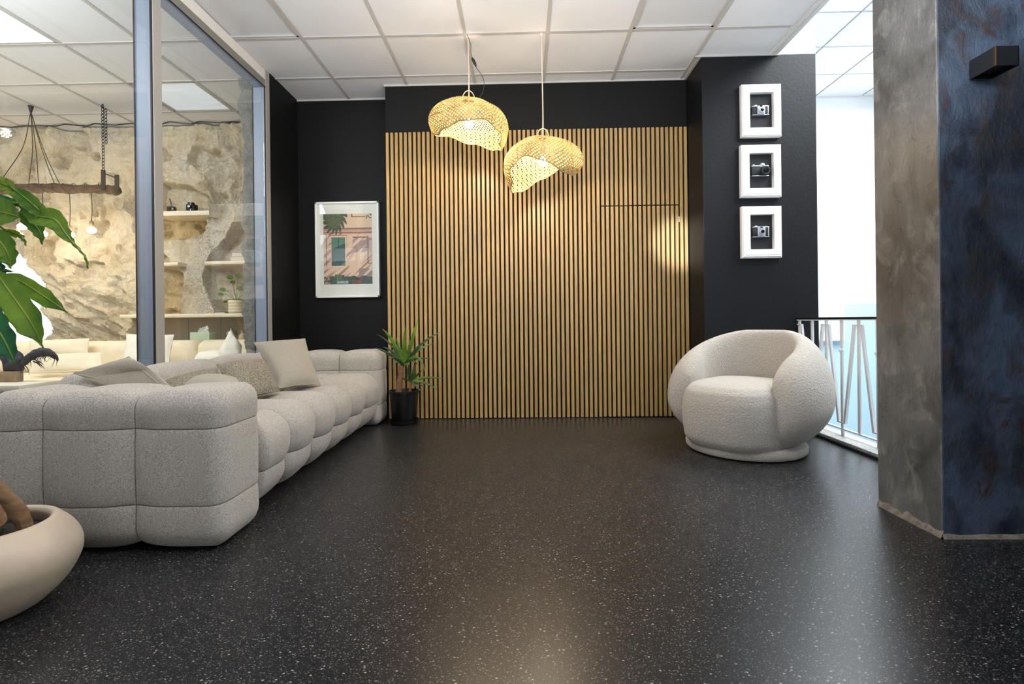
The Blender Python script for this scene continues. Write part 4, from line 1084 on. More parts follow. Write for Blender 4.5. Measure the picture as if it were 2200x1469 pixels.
# ---------- yucca in black pot
YC = Vector((-1.005, 4.17, 0))
yu = thing('potted_yucca', 'yucca plant in a black plastic pot at the left edge of the slats', 'plant', YC)
b = BM(); lathe(b, [(0, 0.025), (0.095, 0.025), (0.102, 0.04), (0.118, 0.25), (0.126, 0.255), (0.127, 0.275), (0.120, 0.278), (0.115, 0.25), (0, 0.248)], YC, 40); obj('pot', b, M_potb, yu)
b = BM(); lathe(b, [(0, 0.0), (0.108, 0.0), (0.118, 0.012), (0.120, 0.035), (0.114, 0.035), (0.108, 0.02), (0, 0.018)], YC, 40); obj('saucer', b, M_potb, yu)
b = BM(); lathe(b, [(0, 0.256), (0.06, 0.258), (0.113, 0.25)], YC, 28); obj('soil', b, M_soil, yu)
T0 = Vector((-1.0475,4.15,0.265)); T0.z = 0.25; T1 = Vector((-1.0173,4.15,0.487)); 
b = BM(); pts = [T0.lerp(T1, i / 24) for i in range(25)]
tube(b, pts, [0.027 - 0.006 * i / 24 + (0.003 if i % 2 else 0) for i in range(25)], 14); obj('trunk', b, M_bark2, yu)
b = BM(); q0 = Vector((-0.949,4.13,0.2514)); q0.z = 0.25; q1 = Vector((-0.9318,4.13,0.3831)); tube(b, [q0, q1], [0.012, 0.010], 10); obj('trunk', b, M_bark2, yu)
def blade(b, base, ctrl, tip, wd, n=9, fold=0.3, mi=0, side=None):
    base, ctrl, tip = Vector(base), Vector(ctrl), Vector(tip); L_ = []
    for i in range(n + 1):
        t = i / n; p = base * (1 - t) ** 2 + ctrl * 2 * t * (1 - t) + tip * t * t
        d = ((ctrl - base) * (1 - t) + (tip - ctrl) * t)
        sdv = side.copy() if side else d.cross(Vector((0, -1, 0.25)))
        if sdv.length < 1e-5: sdv = Vector((1, 0, 0))
        sdv = (sdv - d.normalized() * sdv.dot(d.normalized())).normalized()
        up_ = d.cross(sdv).normalized()
        w_ = wd / 2 * (math.sin(PI * min(1, (0.12 + 0.88 * t) ** 0.75)) ** 0.7 if t < 1 else 0) if t < 1 else 0.0004
        L_.append((b.verts.new(p - sdv * w_ + up_ * w_ * fold), b.verts.new(p), b.verts.new(p + sdv * w_ + up_ * w_ * fold)))
    for A_, B_ in zip(L_, L_[1:]):
        for k in range(2): b.faces.new((A_[k], A_[k + 1], B_[k + 1], B_[k])).material_index = mi
crown = Vector((-0.9951,4.14,0.5071))
LEAVES = [ # tip, control point, width, shade: all measured in metres
 ((-1.1584,4.08,0.7978), (-1.0834,4.1,0.735), .030, 0), ((-0.9702,4.1,0.8069), (-0.9961,4.12,0.6637), .034, 0), ((-0.8691,4.12,0.8789), (-0.9214,4.1,0.683), .034, 0),
 ((-0.6895,4.2,0.7668), (-0.8523,4.16,0.6993), .022, 1), ((-0.7468,4.16,0.6668), (-0.8683,4.14,0.6535), .020, 0), ((-1.2447,4.2,0.7497), (-1.1074,4.16,0.71), .016, 1),
 ((-1.2161,4.06,0.6422), (-1.1121,4.1,0.6081), .022, 1), ((-1.162,4.1,0.6472), (-1.0783,4.12,0.6259), .020, 1), ((-0.7965,4.02,0.4396), (-0.8472,4.04,0.6657), .026, 0),
 ((-0.7374,4.12,0.537), (-0.8651,4.12,0.5693), .012, 1), ((-1.0761,4.06,0.4689), (-1.0493,4.08,0.5703), .016, 1), ((-1.0911,4.02,0.556), (-1.0517,4.06,0.5831), .018, 1),
 ((-1.0601,4.16,0.7173), (-1.0327,4.14,0.6242), .028, 0), ((-0.8497,4.05,0.6349), (-0.8948,4.08,0.6069), .024, 1), ((-1.1648,4.22,0.5815), (-1.0804,4.2,0.5424), .018, 1),
 ((-0.8628,4.05,0.4943), (-0.8985,4.06,0.57), .020, 1)]
for i, (tp, ct, wd, sh) in enumerate(LEAVES):
    b = BM(); blade(b, crown + Vector((0, 0, -0.012 * (i % 3))), ct, tp, wd, 10, 0.3); obj('leaf', b, M_yucca if sh == 0 else M_yucca_d, yu)
crown2 = Vector((-0.9298,4.12,0.361))
for i, (tp, ct, wd, sh) in enumerate([((-0.6543,4.05,0.3895), (-0.8395,4.08,0.4033), .020, 0), ((-0.6885,4.02,0.2877), (-0.7975,4.06,0.3746), .018, 0), ((-0.939,4.1,0.5099), (-0.9632,4.1,0.4331), .034, 1),
   ((-0.9048,4.12,0.5001), (-0.9013,4.1,0.4325), .030, 1), ((-0.8311,4.05,0.2772), (-0.8753,4.08,0.3116), .014, 1), ((-0.9905,4.02,0.3963), (-0.9674,4.05,0.3812), .016, 1), ((-0.8176,4.1,0.3162), (-0.8638,4.1,0.332), .014, 1), ((-0.8312,4.08,0.453), (-0.8822,4.1,0.4092), .020, 1)]):
    b = BM(); blade(b, crown2, ct, tp, wd, 10, 0.3); obj('leaf', b, M_yucca if sh == 0 else M_yucca_d, yu)

# ---------- big-leaf plant in cream bowl, near left
PC = Vector((-1.615, 1.45, 0))
bp_ = thing('potted_plant', 'large leafed plant with swollen trunk in a cream bowl, at the left edge', 'plant', PC)
bpf = [(0.0001, 0.0)] + [(p.x, p.z) for p in spline([(0.110, 0, 0.0), (0.150, 0, 0.012), (0.205, 0, 0.065), (0.238, 0, 0.125), (0.245, 0, 0.165), (0.238, 0, 0.20), (0.219, 0, 0.235), (0.192, 0, 0.265), (0.180, 0, 0.276), (0.168, 0, 0.277), (0.160, 0, 0.270), (0.158, 0, 0.255), (0.17, 0, 0.22)], 5)] + [(0, 0.215)]
b = BM(); lathe(b, bpf, PC, 96); 
for v in b.verts: v.co = Vector((PC.x + (v.co.x - PC.x) * 0.93, PC.y + (v.co.y - PC.y) * 0.93, v.co.z * 0.93))
obj('bowl', b, M_pot_w, bp_)
b = BM(); lathe(b, [(0, 0.222), (0.08, 0.218), (0.154, 0.212)], PC, 30); obj('soil', b, M_soil, bp_)
b = BM(); lathe(b, [(0, -0.02), (0.075, -0.01), (0.10, 0.03), (0.095, 0.07), (0.06, 0.11), (0.035, 0.15), (0, 0.17)], PC + Vector((-0.05, -0.02, 0.22)), 24)
for v in b.verts: v.co += 0.012 * mnoise.noise_vector(v.co * 14)
obj('trunk', b, M_bark, bp_)
b = BM(); tube(b, spline([Vector((-1.4922,1.46,0.2329)), Vector((-1.4963,1.44,0.2991)), Vector((-1.5234,1.42,0.3612)), Vector((-1.5851,1.42,0.4295)), Vector((-1.62, 1.42, 0.62))], 6), [0.020 + 0.0 * i for i in range(25)], 12)
for v in b.verts: v.co += 0.005 * mnoise.noise_vector(v.co * 30)
obj('stem', b, M_bark, bp_)
HUB = Vector((-1.5493,1.36,1.1505))
b = BM(); tube(b, spline([PC + Vector((-0.05, -0.02, 0.33)), Vector((-1.62, 1.42, 0.6)), Vector((-1.66, 1.38, 0.85)), HUB], 8), [0.026 - 0.0006 * i for i in range(25)], 12); obj('stem', b, M_bark, bp_)
def bigleaf(path, widths, m, cup=0.22, nrm=(0.05, -1, 0.12), nm='leaf'):
    """path: midrib points; widths at each; nrm: the side the blade faces"""
    pts = spline(path, 7); n = len(pts); W = []
    for i in range(n):
        t = i / (n - 1) * (len(widths) - 1); k = min(int(t), len(widths) - 2); f = t - k; f = f * f * (3 - 2 * f); W.append(widths[k] * (1 - f) + widths[k + 1] * f)
    b = BM(); rows = []; N_ = Vector(nrm).normalized(); K = 4
    for i in range(n):
        d = (pts[min(i + 1, n - 1)] - pts[max(i - 1, 0)]).normalized(); sdv = d.cross(N_).normalized(); nn = sdv.cross(d).normalized()
        row = []
        for k in range(-K, K + 1):
            q = k / K; rip = 0.0035 * math.sin(i * 1.5 + abs(q) * 3) * abs(q)
            off = sdv * (W[i] / 2 * q) + nn * (cup * W[i] / 2 * (abs(q) ** 1.4)) + nn * rip
            row.append(b.verts.new(pts[i] + off))
        rows.append(row)
    for A_, B_ in zip(rows, rows[1:]):
        for k in range(2 * K): b.faces.new((A_[k], A_[k + 1], B_[k + 1], B_[k]))
    o = obj(nm, b, m, bp_)
    b = BM(); tube(b, pts, [0.0022] * (n - 3) + [0.0015, 0.001, 0.0006], 5); r_ = obj('midrib', b, M_leaf2, o)
def stalk(a_, b_):
    b = BM(); a_, b_ = Vector(a_), Vector(b_); tube(b, spline([a_, a_.lerp(b_, 0.5) + Vector((0, 0, 0.02)), b_], 5), 0.0032, 6); obj('petiole', b, M_leaf2, bp_)
S = 1 / 1069.4
def wpx(*px): return [p * 1.33 * S for p in px]
bigleaf([(-1.4074,1.34,1.2362), (-1.3454,1.33,1.1917), (-1.3095,1.33,1.1594), (-1.2942,1.33,1.1401)], wpx(6, 36, 30, 3), M_leaf)
bigleaf([(-1.374,1.34,1.1844), (-1.32,1.33,1.1494), (-1.2614,1.32,1.135), (-1.2336,1.32,1.0992), (-1.2083,1.32,1.0674), (-1.1716,1.31,1.0341), (-1.1618,1.31,1.0002)], wpx(10, 40, 44, 28, 7, 4, 3), M_leaf)
bigleaf([(-1.3945,1.36,1.1843), (-1.3737,1.36,1.1502), (-1.345,1.36,1.1146), (-1.3349,1.36,1.0742)], wpx(10, 34, 28, 2), M_leaf)
bigleaf([(-1.493,1.34,1.1993), (-1.4367,1.33,1.1653), (-1.3873,1.32,1.1522), (-1.3539,1.32,1.1415)], wpx(20, 66, 56, 3), M_leaf)
bigleaf([(-1.4459,1.32,1.1153), (-1.397,1.31,1.0688), (-1.3783,1.31,1.0347), (-1.3735,1.31,1.0033)], wpx(20, 58, 46, 3), M_leaf)
bigleaf([(-1.4114,1.33,1.1115), (-1.3829,1.33,1.1009), (-1.3623,1.33,1.0904), (-1.3509,1.33,1.0673)], wpx(6, 16, 10, 2), M_leaf2)
bigleaf([(-1.4259,1.33,0.9896), (-1.3574,1.32,0.9688), (-1.2774,1.31,0.9231), (-1.218,1.31,0.8824)], wpx(5, 32, 36, 2), M_leaf)
bigleaf([(-1.4126,1.3,1.0053), (-1.3583,1.29,0.9418), (-1.2926,1.28,0.8608), (-1.2573,1.28,0.7908)], wpx(10, 62, 60, 2), M_leaf)
bigleaf([(-1.4232,1.28,0.9237), (-1.3817,1.27,0.8619), (-1.3382,1.26,0.8072), (-1.3131,1.26,0.7515)], wpx(20, 66, 56, 6), M_leaf3)
bigleaf([(-1.4836,1.35,1.261), (-1.44,1.34,1.2445), (-1.4074,1.34,1.2311), (-1.3817,1.34,1.1974)], wpx(8, 30, 30, 12), M_leaf2)
bigleaf([(-1.5394,1.4,1.2121), (-1.4982,1.4,1.2141), (-1.4641,1.4,1.2068), (-1.4355,1.4,1.2023)], wpx(8, 22, 16, 3), M_leaf3)
bigleaf([(-1.5192,1.38,1.0617), (-1.4952,1.38,1.0349), (-1.4739,1.38,1.0108), (-1.4633,1.38,0.9922)], wpx(8, 26, 20, 3), M_leaf3)
bigleaf([(-1.5113,1.36,0.9937), (-1.4712,1.36,1.0022), (-1.4446,1.36,1.0044), (-1.4181,1.36,1.0001)], wpx(4, 12, 8, 1), M_leaf3)
for q in ((-1.4074,1.34,1.2362), (-1.374,1.34,1.1844), (-1.3945,1.36,1.1843), (-1.493,1.34,1.1993), (-1.4459,1.32,1.1153), (-1.4114,1.33,1.1115), (-1.4259,1.33,0.9896), (-1.4126,1.3,1.0053), (-1.4232,1.28,0.9237), (-1.4836,1.35,1.261), (-1.5394,1.4,1.2121), (-1.5192,1.38,1.0617), (-1.5113,1.36,0.9937)):
    stalk(HUB, q)

# ---------- lounge behind the glass: cream sofa
ls = thing('cream_sofa', 'long cream slipcovered sofa under the rock wall, behind the glass', 'sofa', (-3.75, 4.4, 0))
zb = 0.705
for (x0, x1) in ((-5.3, -4.42), (-4.41, -3.08), (-3.07, -2.46)):
    puffy_obj('back_cushion', ls, M_cream, None, lo=(x0, 4.58, 0.40), hi=(x1, 4.84, zb), r=(0.06, 0.10, 0.08), seams=([], [], []), depth=0, step=0.05)
for (x0, x1) in ((-5.3, -4.0), (-3.99, -2.46)):
    puffy_obj('seat_cushion', ls, M_cream, None, lo=(x0, 3.72, 0.26), hi=(x1, 4.60, 0.425), r=(0.05, 0.08, 0.07), seams=([], [], []), depth=0, step=0.05)
obj('base', box(BM(), (-5.32, 3.76, 0.05), (-2.44, 4.9, 0.30), 0.03), M_cream, ls)
puffy_obj('armrest', ls, M_cream, None, lo=(-5.55, 3.72, 0.05), hi=(-5.31, 4.88, 0.62), r=(0.1, 0.08, 0.1), seams=([], [], []), depth=0, step=0.05)
for x in (-5.4, -2.55):
    for y in (3.85, 4.8): obj('foot', box(BM(), (x - .03, y - .03, 0), (x + .03, y + .03, 0.06)), M_black_metal, ls)
G = 'cushions on the cream sofa'
cushion('cushion', (-4.5091,4.44,0.5949), (-3.9563,4.44,0.5804), (-3.9903,4.5,0.7353), (-4.5596,4.5,0.7203), 0.10, M_cream, 'long cream back bolster at the left of the cream sofa', group=G, pinch=0.02)
cushion('cushion', (-4.1092,4.06,0.4688), (-3.4932,4.06,0.4819), (-3.5935,4.16,0.6236), (-4.2005,4.16,0.6024), 0.11, M_cream, 'long cream lumbar cushion lying below the bolster on the cream sofa', group=G, pinch=0.02)
cushion('cushion', (-3.4426,4.2,0.4876), (-3.0009,4.15,0.4878), (-3.0561,4.3,0.7641), (-3.5278,4.36,0.7762), 0.14, M_creamw, 'off-white square cushion standing upright behind the aluminium post', group=G)
cushion('cushion', (-2.7017,3.98,0.5006), (-2.3521,3.92,0.5212), (-2.4722,4.02,0.6392), (-2.6764,4.06,0.6161), 0.11, M_creamw, 'low white cushion lying before the pointed one on the cream sofa', group=G)
cushion('cushion', (-2.6221,4.12,0.5258), (-2.4334,4.26,0.512), (-2.4699,4.32,0.6627), (-2.5871,4.36,0.8024), 0.12, M_creamw, 'white cushion with a pointed upright corner at the cream sofa end', group=G)
# low ledge behind the cream sofa
struct('trim_10', box(BM(), (-3.98, 4.87, 0), (-2.44, 5.34, 0.69), 0.004), M_panel_b)
LZ = 0.69
tb = thing('tissue_box', 'mint green tissue box on the ledge behind the cream sofa', 'tissue box', (-3.16, 5.0, LZ))
A = (-3.3568,5.0,0.706); B_ = (-3.1791,5.0,0.7039)
obj('carton', box(BM(), (A[0], 4.95, LZ), (B_[0] + 0.02, 5.08, LZ + 0.085), 0.003), M_mint, tb)
b = BM()
def tis(u, v):
    x = A[0] + 0.05 + 0.10 * u; z = LZ + 0.085 + 0.055 * v * (0.6 + 0.6 * u)
    return Vector((x + 0.02 * mnoise.noise(Vector((u * 5, v * 3, 1))), 5.01 + 0.03 * mnoise.noise(Vector((u * 4, v * 4, 7))), z))
grid(b, tis, 14, 8); obj('tissue', b, M_tissue, tb)
A = (-2.9923,5.05,0.7478)
sv = thing('round_vase', 'round polished steel vase on the ledge by the pointed white cushion', 'vase', (A[0], 5.05, LZ))
b = BM(); lathe(b, [(0, 0), (0.02, 0), (0.045, 0.02), (0.058, 0.055), (0.05, 0.09), (0.028, 0.108), (0.013, 0.112), (0.013, 0.12), (0.009, 0.12), (0.009, 0.108), (0, 0.1)], (A[0], 5.05, LZ), 32); obj('body', b, M_steel, sv)
A = (-2.8478,5.0,0.738)
rd = thing('reed_diffuser', 'small glass reed diffuser with wooden sticks on the ledge beside the stone stub', 'diffuser', (A[0], 5.0, LZ))
b = BM(); lathe(b, [(0, 0), (0.034, 0), (0.038, 0.01), (0.036, 0.045), (0.014, 0.07), (0.013, 0.095), (0, 0.095)], (A[0], 5.0, LZ), 24); obj('bottle', b, M_perf, rd)
b = BM()
lathe(b, [(0, 0.078), (0.016, 0.078), (0.016, 0.092), (0, 0.092)], (A[0], 5.0, LZ), 20); obj('collar', b, M_steel, rd)
for dx in (-0.045, -0.02, 0.012, 0.035):
    b = BM(); tube(b, [(A[0], 5.0, LZ + 0.06), (A[0] + dx, 5.0 + dx * 0.4, LZ + 0.21)], 0.0022, 5); obj('reed', b, M_reed, rd)
# plant on the long shelf
A = (-2.9193,5.02,0.9378); c = Vector((A[0], 5.02, LSZ))
pt = thing('potted_plant', 'small round-leaved plant in a ribbed cream pot on the long shelf', 'plant', c)
prof = [(0, 0.0), (0.055, 0.0), (0.066, 0.008)]
for i in range(4): prof += [(0.071, 0.012 + i * 0.03), (0.076, 0.022 + i * 0.03), (0.071, 0.036 + i * 0.03)]
prof += [(0.070, 0.135), (0.064, 0.135), (0.062, 0.118), (0, 0.115)]
b = BM(); lathe(b, prof, c, 40); obj('pot', b, M_ceram, pt)
b = BM(); lathe(b, [(0, 0.122), (0.062, 0.12)], c, 20); obj('soil', b, M_soil, pt)
top = c + Vector((0, 0, 0.12))
for tp, w_ in (((-2.958,4.98,1.3244), .07), ((-2.895,5.02,1.3461), .075), ((-2.9123,4.95,1.2743), .06), ((-2.8363,4.94,1.207), .075), ((-3.0481,5.0,1.2044), .07), ((-3.0372,4.95,1.1541), .06), ((-2.7997,5.0,1.1442), .06), ((-3.0088,4.98,1.0799), .04), ((-2.7878,4.96,1.0669), .04)):
    tp = Vector(tp); st = BM(); tube(st, spline([top, top.lerp(tp, 0.5) + Vector((0, 0, 0.03)), tp], 5), 0.0022, 5); so = obj('stem', st, M_yucca, pt)
    b = BM(); n_ = 18; ctr = b.verts.new(tp + Vector((0, -0.004, 0.004)))
    ring = [b.verts.new(tp + Vector((math.cos(2 * PI * k / n_) * w_ / 2, -0.3 * math.sin(2 * PI * k / n_) * w_ / 2, math.sin(2 * PI * k / n_) * w_ * 0.30 * (1 + 0.3 * math.cos(2 * PI * k / n_))))) for k in range(n_)]
    for k in range(n_): b.faces.new((ctr, ring[k], ring[(k + 1) % n_]))
    obj('leaf', b, M_yucca, pt)
# books and small things on the rock shelves
def book(x0, x1, y0, y1, z, h, label, rot=0.0, cov=M_book):
    t = thing('book', label, 'book', ((x0 + x1) / 2, (y0 + y1) / 2, z), 'books on the rock shelves')
    R_ = Matrix.Translation(Vector(((x0 + x1) / 2, (y0 + y1) / 2, 0))) @ Matrix.Rotation(rot, 4, 'Z') @ Matrix.Translation(-Vector(((x0 + x1) / 2, (y0 + y1) / 2, 0)))
    b = BM(); box(b, (x0, y0, z), (x1, y1, z + 0.003), mat=R_); box(b, (x0, y0, z + h - 0.003), (x1, y1, z + h), mat=R_); box(b, (x0, y0, z), (x0 + 0.003, y1, z + h), mat=R_); obj('cover', b, cov, t, False)
    obj('pages', box(BM(), (x0 + .003, y0 + .004, z + .003), (x1 - .004, y1 - .004, z + h - .003), mat=R_), M_paper, t, False)
SZ = (-3.2125,5.0,1.4909)[2]; A = (-2.9719,5.04,1.5255); B_ = (-2.8127,5.04,1.5232)
M_bookd = mat('book_cover_brown', (92, 82, 72), 0.6); M_bookl = mat('book_cover_cream', (196, 182, 156), 0.6)
book(A[0], A[0] + 0.24, 5.01, 5.16, SZ, 0.048, 'cream thick book at the bottom of the two stacked in the right niche', 0.0, M_bookl)
book(A[0] + 0.008, A[0] + 0.24, 5.015, 5.155, SZ + 0.0485, 0.045, 'grey thick book on top of the cream one in the right niche', 0.02, M_book)
A = (-3.1376,5.0,0.9498)
book(A[0], A[0] + 0.11, 5.0, 5.08, LSZ, 0.018, 'thin dark book lying on the long shelf left of the plant pot', 0.0, M_bookd)
# black movie camera and small bottle on the uppermost shelf
TZ = (-3.7501,5.0,2.007)[2]; A = (-3.3848,5.06,2.086); c = Vector((A[0], 5.06, TZ))
vc = thing('vintage_camera', 'black and silver vintage camera on the uppermost rock shelf', 'camera', c)
obj('body', box(BM(), c + Vector((-0.05, -0.035, 0.012)), c + Vector((0.035, 0.035, 0.082)), 0.008), M_leather, vc)
b = BM(); lathe(b, [(0, 0.02), (0.03, 0.02), (0.032, 0), (0, 0)], c + Vector((-0.02, 0.008, 0.083)), 20); obj('film_reel', b, M_leather, vc)
b = BM(); cyl(b, c + Vector((0.0, -0.034, 0.05)), 0.018, 0.03, 20); cyl(b, c + Vector((0.022, -0.034, 0.075)), 0.011, 0.02, 16); obj('lens', b, M_leather, vc)
b = BM(); cyl(b, c + Vector((0.0, -0.064, 0.05)), 0.013, 0.003, 20); box(b, c + Vector((-0.004, -0.037, 0.012)), c + Vector((0.004, -0.034, 0.1)), 0.001); obj('chrome_trim', b, M_silver, vc)
b = BM(); box(b, c + Vector((-0.055, -0.03, 0.0)), c + Vector((0.03, 0.03, 0.014)), 0.004); obj('base_plate', b, M_black_metal, vc)
A = (-3.5968,5.05,2.0873); c = Vector((A[0], 5.05, TZ))
bo = thing('glass_inkwell', 'squat smoked glass bottle with a dark stalk on the uppermost rock shelf', 'bottle', c)
obj('jar', box(BM(), c + Vector((-0.038, -0.03, 0)), c + Vector((0.038, 0.03, 0.062)), 0.012), M_amber, bo)
b = BM(); tube(b, spline([c + Vector((0, 0, 0.06)), c + Vector((-0.006, 0, 0.10)), c + Vector((-0.022, 0, 0.145))], 5), 0.006, 8); obj('stalk', b, M_black_metal, bo)

# ---------- driftwood chandelier
zl = (-4.0694,4.65,2.1614)[2]; 
cl0 = Vector((-3.8086,4.65,2.1213)); ch = thing('driftwood_chandelier', 'driftwood beam chandelier on an iron chain with bare bulbs, behind the glass', 'chandelier', (-4.4, 4.65, zl))
b = BM()
lp = [Vector((-5.15, 4.65, zl + 0.02)), Vector((-4.9, 4.66, zl + 0.0)), Vector((-4.6, 4.64, zl + 0.012)), Vector((-4.35, 4.66, zl + 0.0)), Vector((-4.1, 4.65, zl - 0.008)), Vector((-3.92, 4.65, zl - 0.016)), Vector((cl0.x + 0.0, 4.65, zl - 0.035))]
pts = spline(lp, 8); tube(b, pts, [0.012 + 0.030 * math.sin(min(1, i / 8) * PI / 2) * (1 + 0.12 * math.sin(i * 1.3)) for i in range(len(pts) - 2)] + [0.03, 0.018], 14)
for v in b.verts: v.co += 0.014 * mnoise.noise_vector(Vector((v.co.x * 5, v.co.y * 20, v.co.z * 20)))
obj('beam', b, M_driftwood, ch)
for px in (-3.925, -3.795):
    obj('bracket_post', box(BM(), (px - 0.018, 4.59, zl - 0.04), (px + 0.018, 4.605, zl + (0.155 if px < -3.9 else 0.105)), 0.002), M_iron, ch)
xr = (-3.925, -3.795)
b = BM(); tube(b, [(-3.925, 4.60, zl + 0.125), (-3.795, 4.60, zl + 0.075)], 0.005, 8); obj('bracket_pin', b, M_iron, ch)
chx = (-3.9423,4.63,2.3036)[0]
def links(x, y, z0, z1, stp=0.030, nm='chain_link'):
    k = 0; z = z0
    tor = []
    while z > z1:
        b = BM(); L2 = 0.0095; pts = []
        for i in range(16):
            a = 2 * PI * i / 16; pts.append(Vector(((0.0105 * math.cos(a)) if k % 2 == 0 else 0.0018 * math.cos(a), (0.0105 * math.cos(a)) if k % 2 else 0.0, 0.0185 * math.sin(a))) + Vector((x, y, z)))
        tube(b, pts, 0.0030, 5, closed=True); obj(nm, b, M_iron, ch); z -= stp; k += 1
links(chx, 4.62, CEIL - 0.02, zl + 0.135)
links(chx + 0.03, 4.62, CEIL - 0.06, CEIL - 0.36)
b = BM(); tube(b, [(chx, 4.62, CEIL), (chx - .008, 4.62, CEIL - 0.02), (chx + .012, 4.62, CEIL - 0.045), (chx + 0.03, 4.62, CEIL - 0.05)], 0.005, 6); lathe(b, [(0, 0.012), (0.014, 0.01), (0.016, -0.012), (0, -0.016)], (chx, 4.62, zl + 0.118), 12); obj('hook', b, M_iron, ch)
rose = Vector((-4.6351,4.62,2.9664)); rose.z = CEIL - 0.005
b = BM(); lathe(b, [(0, 0), (0.022, 0), (0.010, -0.055), (0, -0.07)], rose, 14); obj('cable_gland', b, M_cable, ch)
for q, dx in (((-4.9299,4.63,2.2555), -0.04), ((-4.683,4.64,2.1963), 0.01), ((-4.5638,4.62,2.1886), 0.02), ((-4.4298,4.64,2.2005), 0.03), ((-4.3657,4.62,2.2027), 0.05)):
    q = Vector(q); r0 = rose + Vector((0, 0, -0.05)); m1 = r0.lerp(q, 0.45) + Vector((0.02, 0, -0.05)); m1.x += (0.3 * (r0.x - q.x)) * 0.3
    b = BM(); tube(b, spline([r0, m1, q, q + Vector((0.05, 0.0, -0.03))], 8), 0.0034, 6); obj('cable', b, M_cable, ch)
b = BM(); pts = []
for i in range(150):
    x = -5.05 + i / 149 * 1.12; a = i * 0.42 + 1.2 * math.sin(i * 0.07); pts.append(Vector((x, 4.65 + 0.050 * math.cos(a), zl + 0.005 + 0.044 * math.sin(a))))
tube(b, pts, 0.0028, 5); obj('cable_wrap', b, M_cable, ch)
for (u_, vb) in ((((-4.0789,4.64,1.7788)), 1), ((-4.2542,4.6,1.7303), 0), ((-4.6117,4.7,1.7628), 0), ((-4.7305,4.62,1.8209), 1), ((-4.8593,4.7,1.7578), 0)):
    q = Vector(u_)
    b = BM(); tube(b, spline([Vector((q.x, q.y, zl - 0.02)), Vector((q.x + 0.006, q.y, (zl + q.z) / 2)), q + Vector((0, 0, 0.07))], 5), 0.0032, 6); obj('cable', b, M_cable, ch)
    b = BM(); lathe(b, [(0, 0.075), (0.008, 0.072), (0.018, 0.06), (0.02, 0.015), (0.016, 0.005), (0, 0.005)], q, 16); obj('lamp_holder', b, M_socket, ch)
    b = BM(); lathe(b, [(0, 0.012), (0.018, 0.006), (0.036, -0.008), (0.038, -0.022), (0.028, -0.04), (0, -0.05)], q, 22); obj('bulb', b, M_bulb, ch)

# ---------- driftwood figure on a block, beyond the glass
fz = (-2.5661,2.55,0.5964); 
sideb = thing('side_table', 'white low side table behind the glass, mostly hidden by the grey sofa', 'table', (fz[0], 2.55, 0))
tz = fz[2] - 0.035
obj('tabletop', box(BM(), (fz[0] - 0.22, 2.38, tz - 0.03), (min(fz[0] + 0.10, -2.24), 2.60, tz), 0.004), M_tabletop, sideb)
for dx in (-0.18, 0.06):
    for dy in (2.42, 2.54): obj('leg', box(BM(), (fz[0] + dx - .015, dy, 0), (fz[0] + dx + .015, dy + .03, tz - 0.03)), M_white, sideb)
blk0 = (-2.7111,2.55,0.5466); blk1 = (-2.6209,2.55,0.5896)
fg = thing('driftwood_figure', 'blue-black driftwood bird figure with a sweeping wing on a rough wood block', 'sculpture', (fz[0] - 0.05, 2.55, tz))
b = BM(); box(b, (blk0[0] - 0.01, 2.52, tz), (blk1[0] - 0.01, 2.57, tz + 0.055), 0.006)
for v in b.verts: v.co += 0.004 * mnoise.noise_vector(v.co * 40)
obj('block', b, M_block, fg)
bz = tz + 0.055
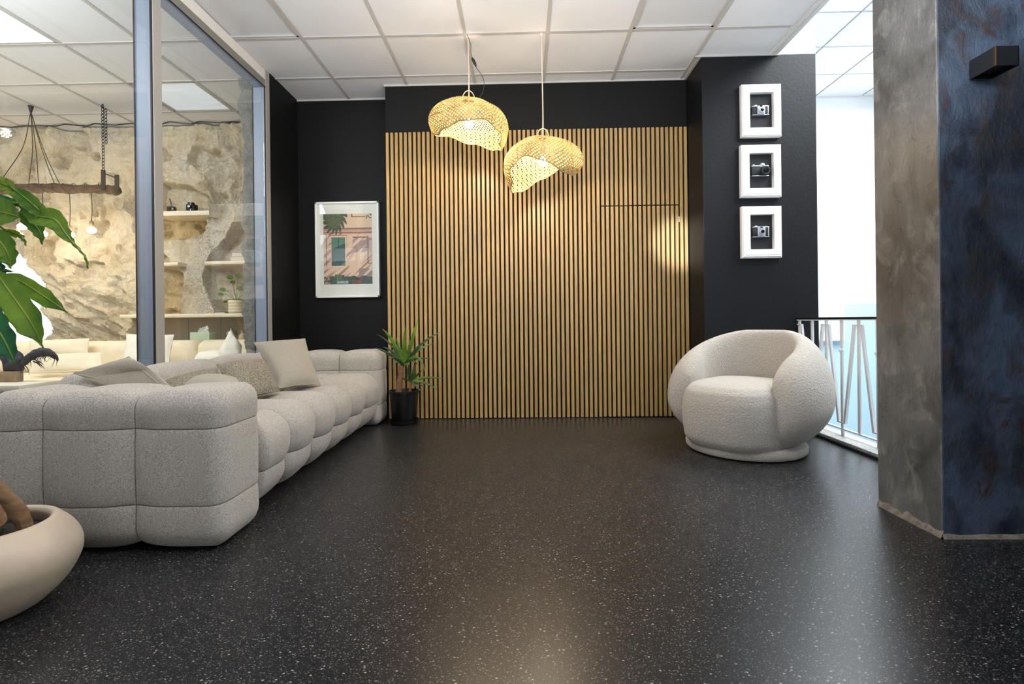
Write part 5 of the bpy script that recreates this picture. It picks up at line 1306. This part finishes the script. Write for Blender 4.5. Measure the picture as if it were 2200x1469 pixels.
b = BM(); tube(b, spline([Vector((-2.6763,2.56,0.5793)), Vector((-2.6681,2.56,0.633)), Vector((-2.6826,2.56,0.6772)), Vector((-2.7246,2.56,0.7193)), Vector((-2.7494,2.56,0.7367))], 6), [0.012, 0.014, 0.018, 0.026, 0.034, 0.040, 0.044, 0.047, 0.049, 0.05, 0.05, 0.05, 0.05, 0.048, 0.046, 0.045, 0.044, 0.042, 0.04, 0.038, 0.034, 0.03, 0.026, 0.02, 0.01], 14, flat=0.7)
for v in b.verts: v.co += 0.010 * mnoise.noise_vector(v.co * 22)
obj('body', b, M_eagle, fg)
b = BM(); tube(b, [(-2.7057,2.55,0.5807), (-2.7099,2.55,0.6466), (-2.71,2.56,0.6824)], [0.008, 0.012, 0.02], 8); obj('leg', b, M_eagle, fg)
b = BM(); wpts = spline([Vector((-2.6755,2.56,0.6453)), Vector((-2.6201,2.55,0.6529)), Vector((-2.5697,2.54,0.6921)), Vector((-2.5075,2.53,0.7139)), Vector((-2.4535,2.52,0.7139)), Vector((-2.4169,2.52,0.6943)), Vector((-2.3975,2.52,0.6748))], 8)
n_ = len(wpts); tube(b, wpts, [0.010 + 0.014 * math.sin(PI * min(1, i / (n_ - 1) * 1.05) ** 0.9) if i < n_ - 1 else 0.002 for i in range(n_)], 10, flat=0.5)
for v in b.verts: v.co += 0.006 * mnoise.noise_vector(v.co * 45)
obj('wing', b, M_eagle, fg)
b = BM(); random.seed(5)
for i in range(34):
    k = random.randint(6, n_ - 8); p = wpts[k]; L2 = random.uniform(0.02, 0.06)
    q = p + Vector((random.uniform(-0.03, 0.05), random.uniform(-0.02, 0.02), -L2)); tube(b, [p, p.lerp(q, 0.5) + Vector((0.006, 0, 0.003)), q], [0.0028, 0.002, 0.0006], 4)
for (u0, v0, u1, v1) in ():
    pass
for pa, pb in (((-2.5402,2.53,0.6683), (-2.4962,2.53,0.6341)), ((-2.5254,2.53,0.6633), (-2.4815,2.53,0.6291)), ((-2.5204,2.53,0.6681), (-2.4862,2.53,0.6484)), ((-2.6397,2.55,0.6775), (-2.6001,2.55,0.6673)), ((-2.6449,2.55,0.6629), (-2.5854,2.55,0.6477))):
    pa, pb = Vector(pa), Vector(pb); tube(b, [pa, pa.lerp(pb, 0.5) + Vector((0, 0, 0.006)), pb], [0.004, 0.003, 0.001], 5)
o = obj('twigs', b, M_eagle, fg); o['kind'] = 'stuff'
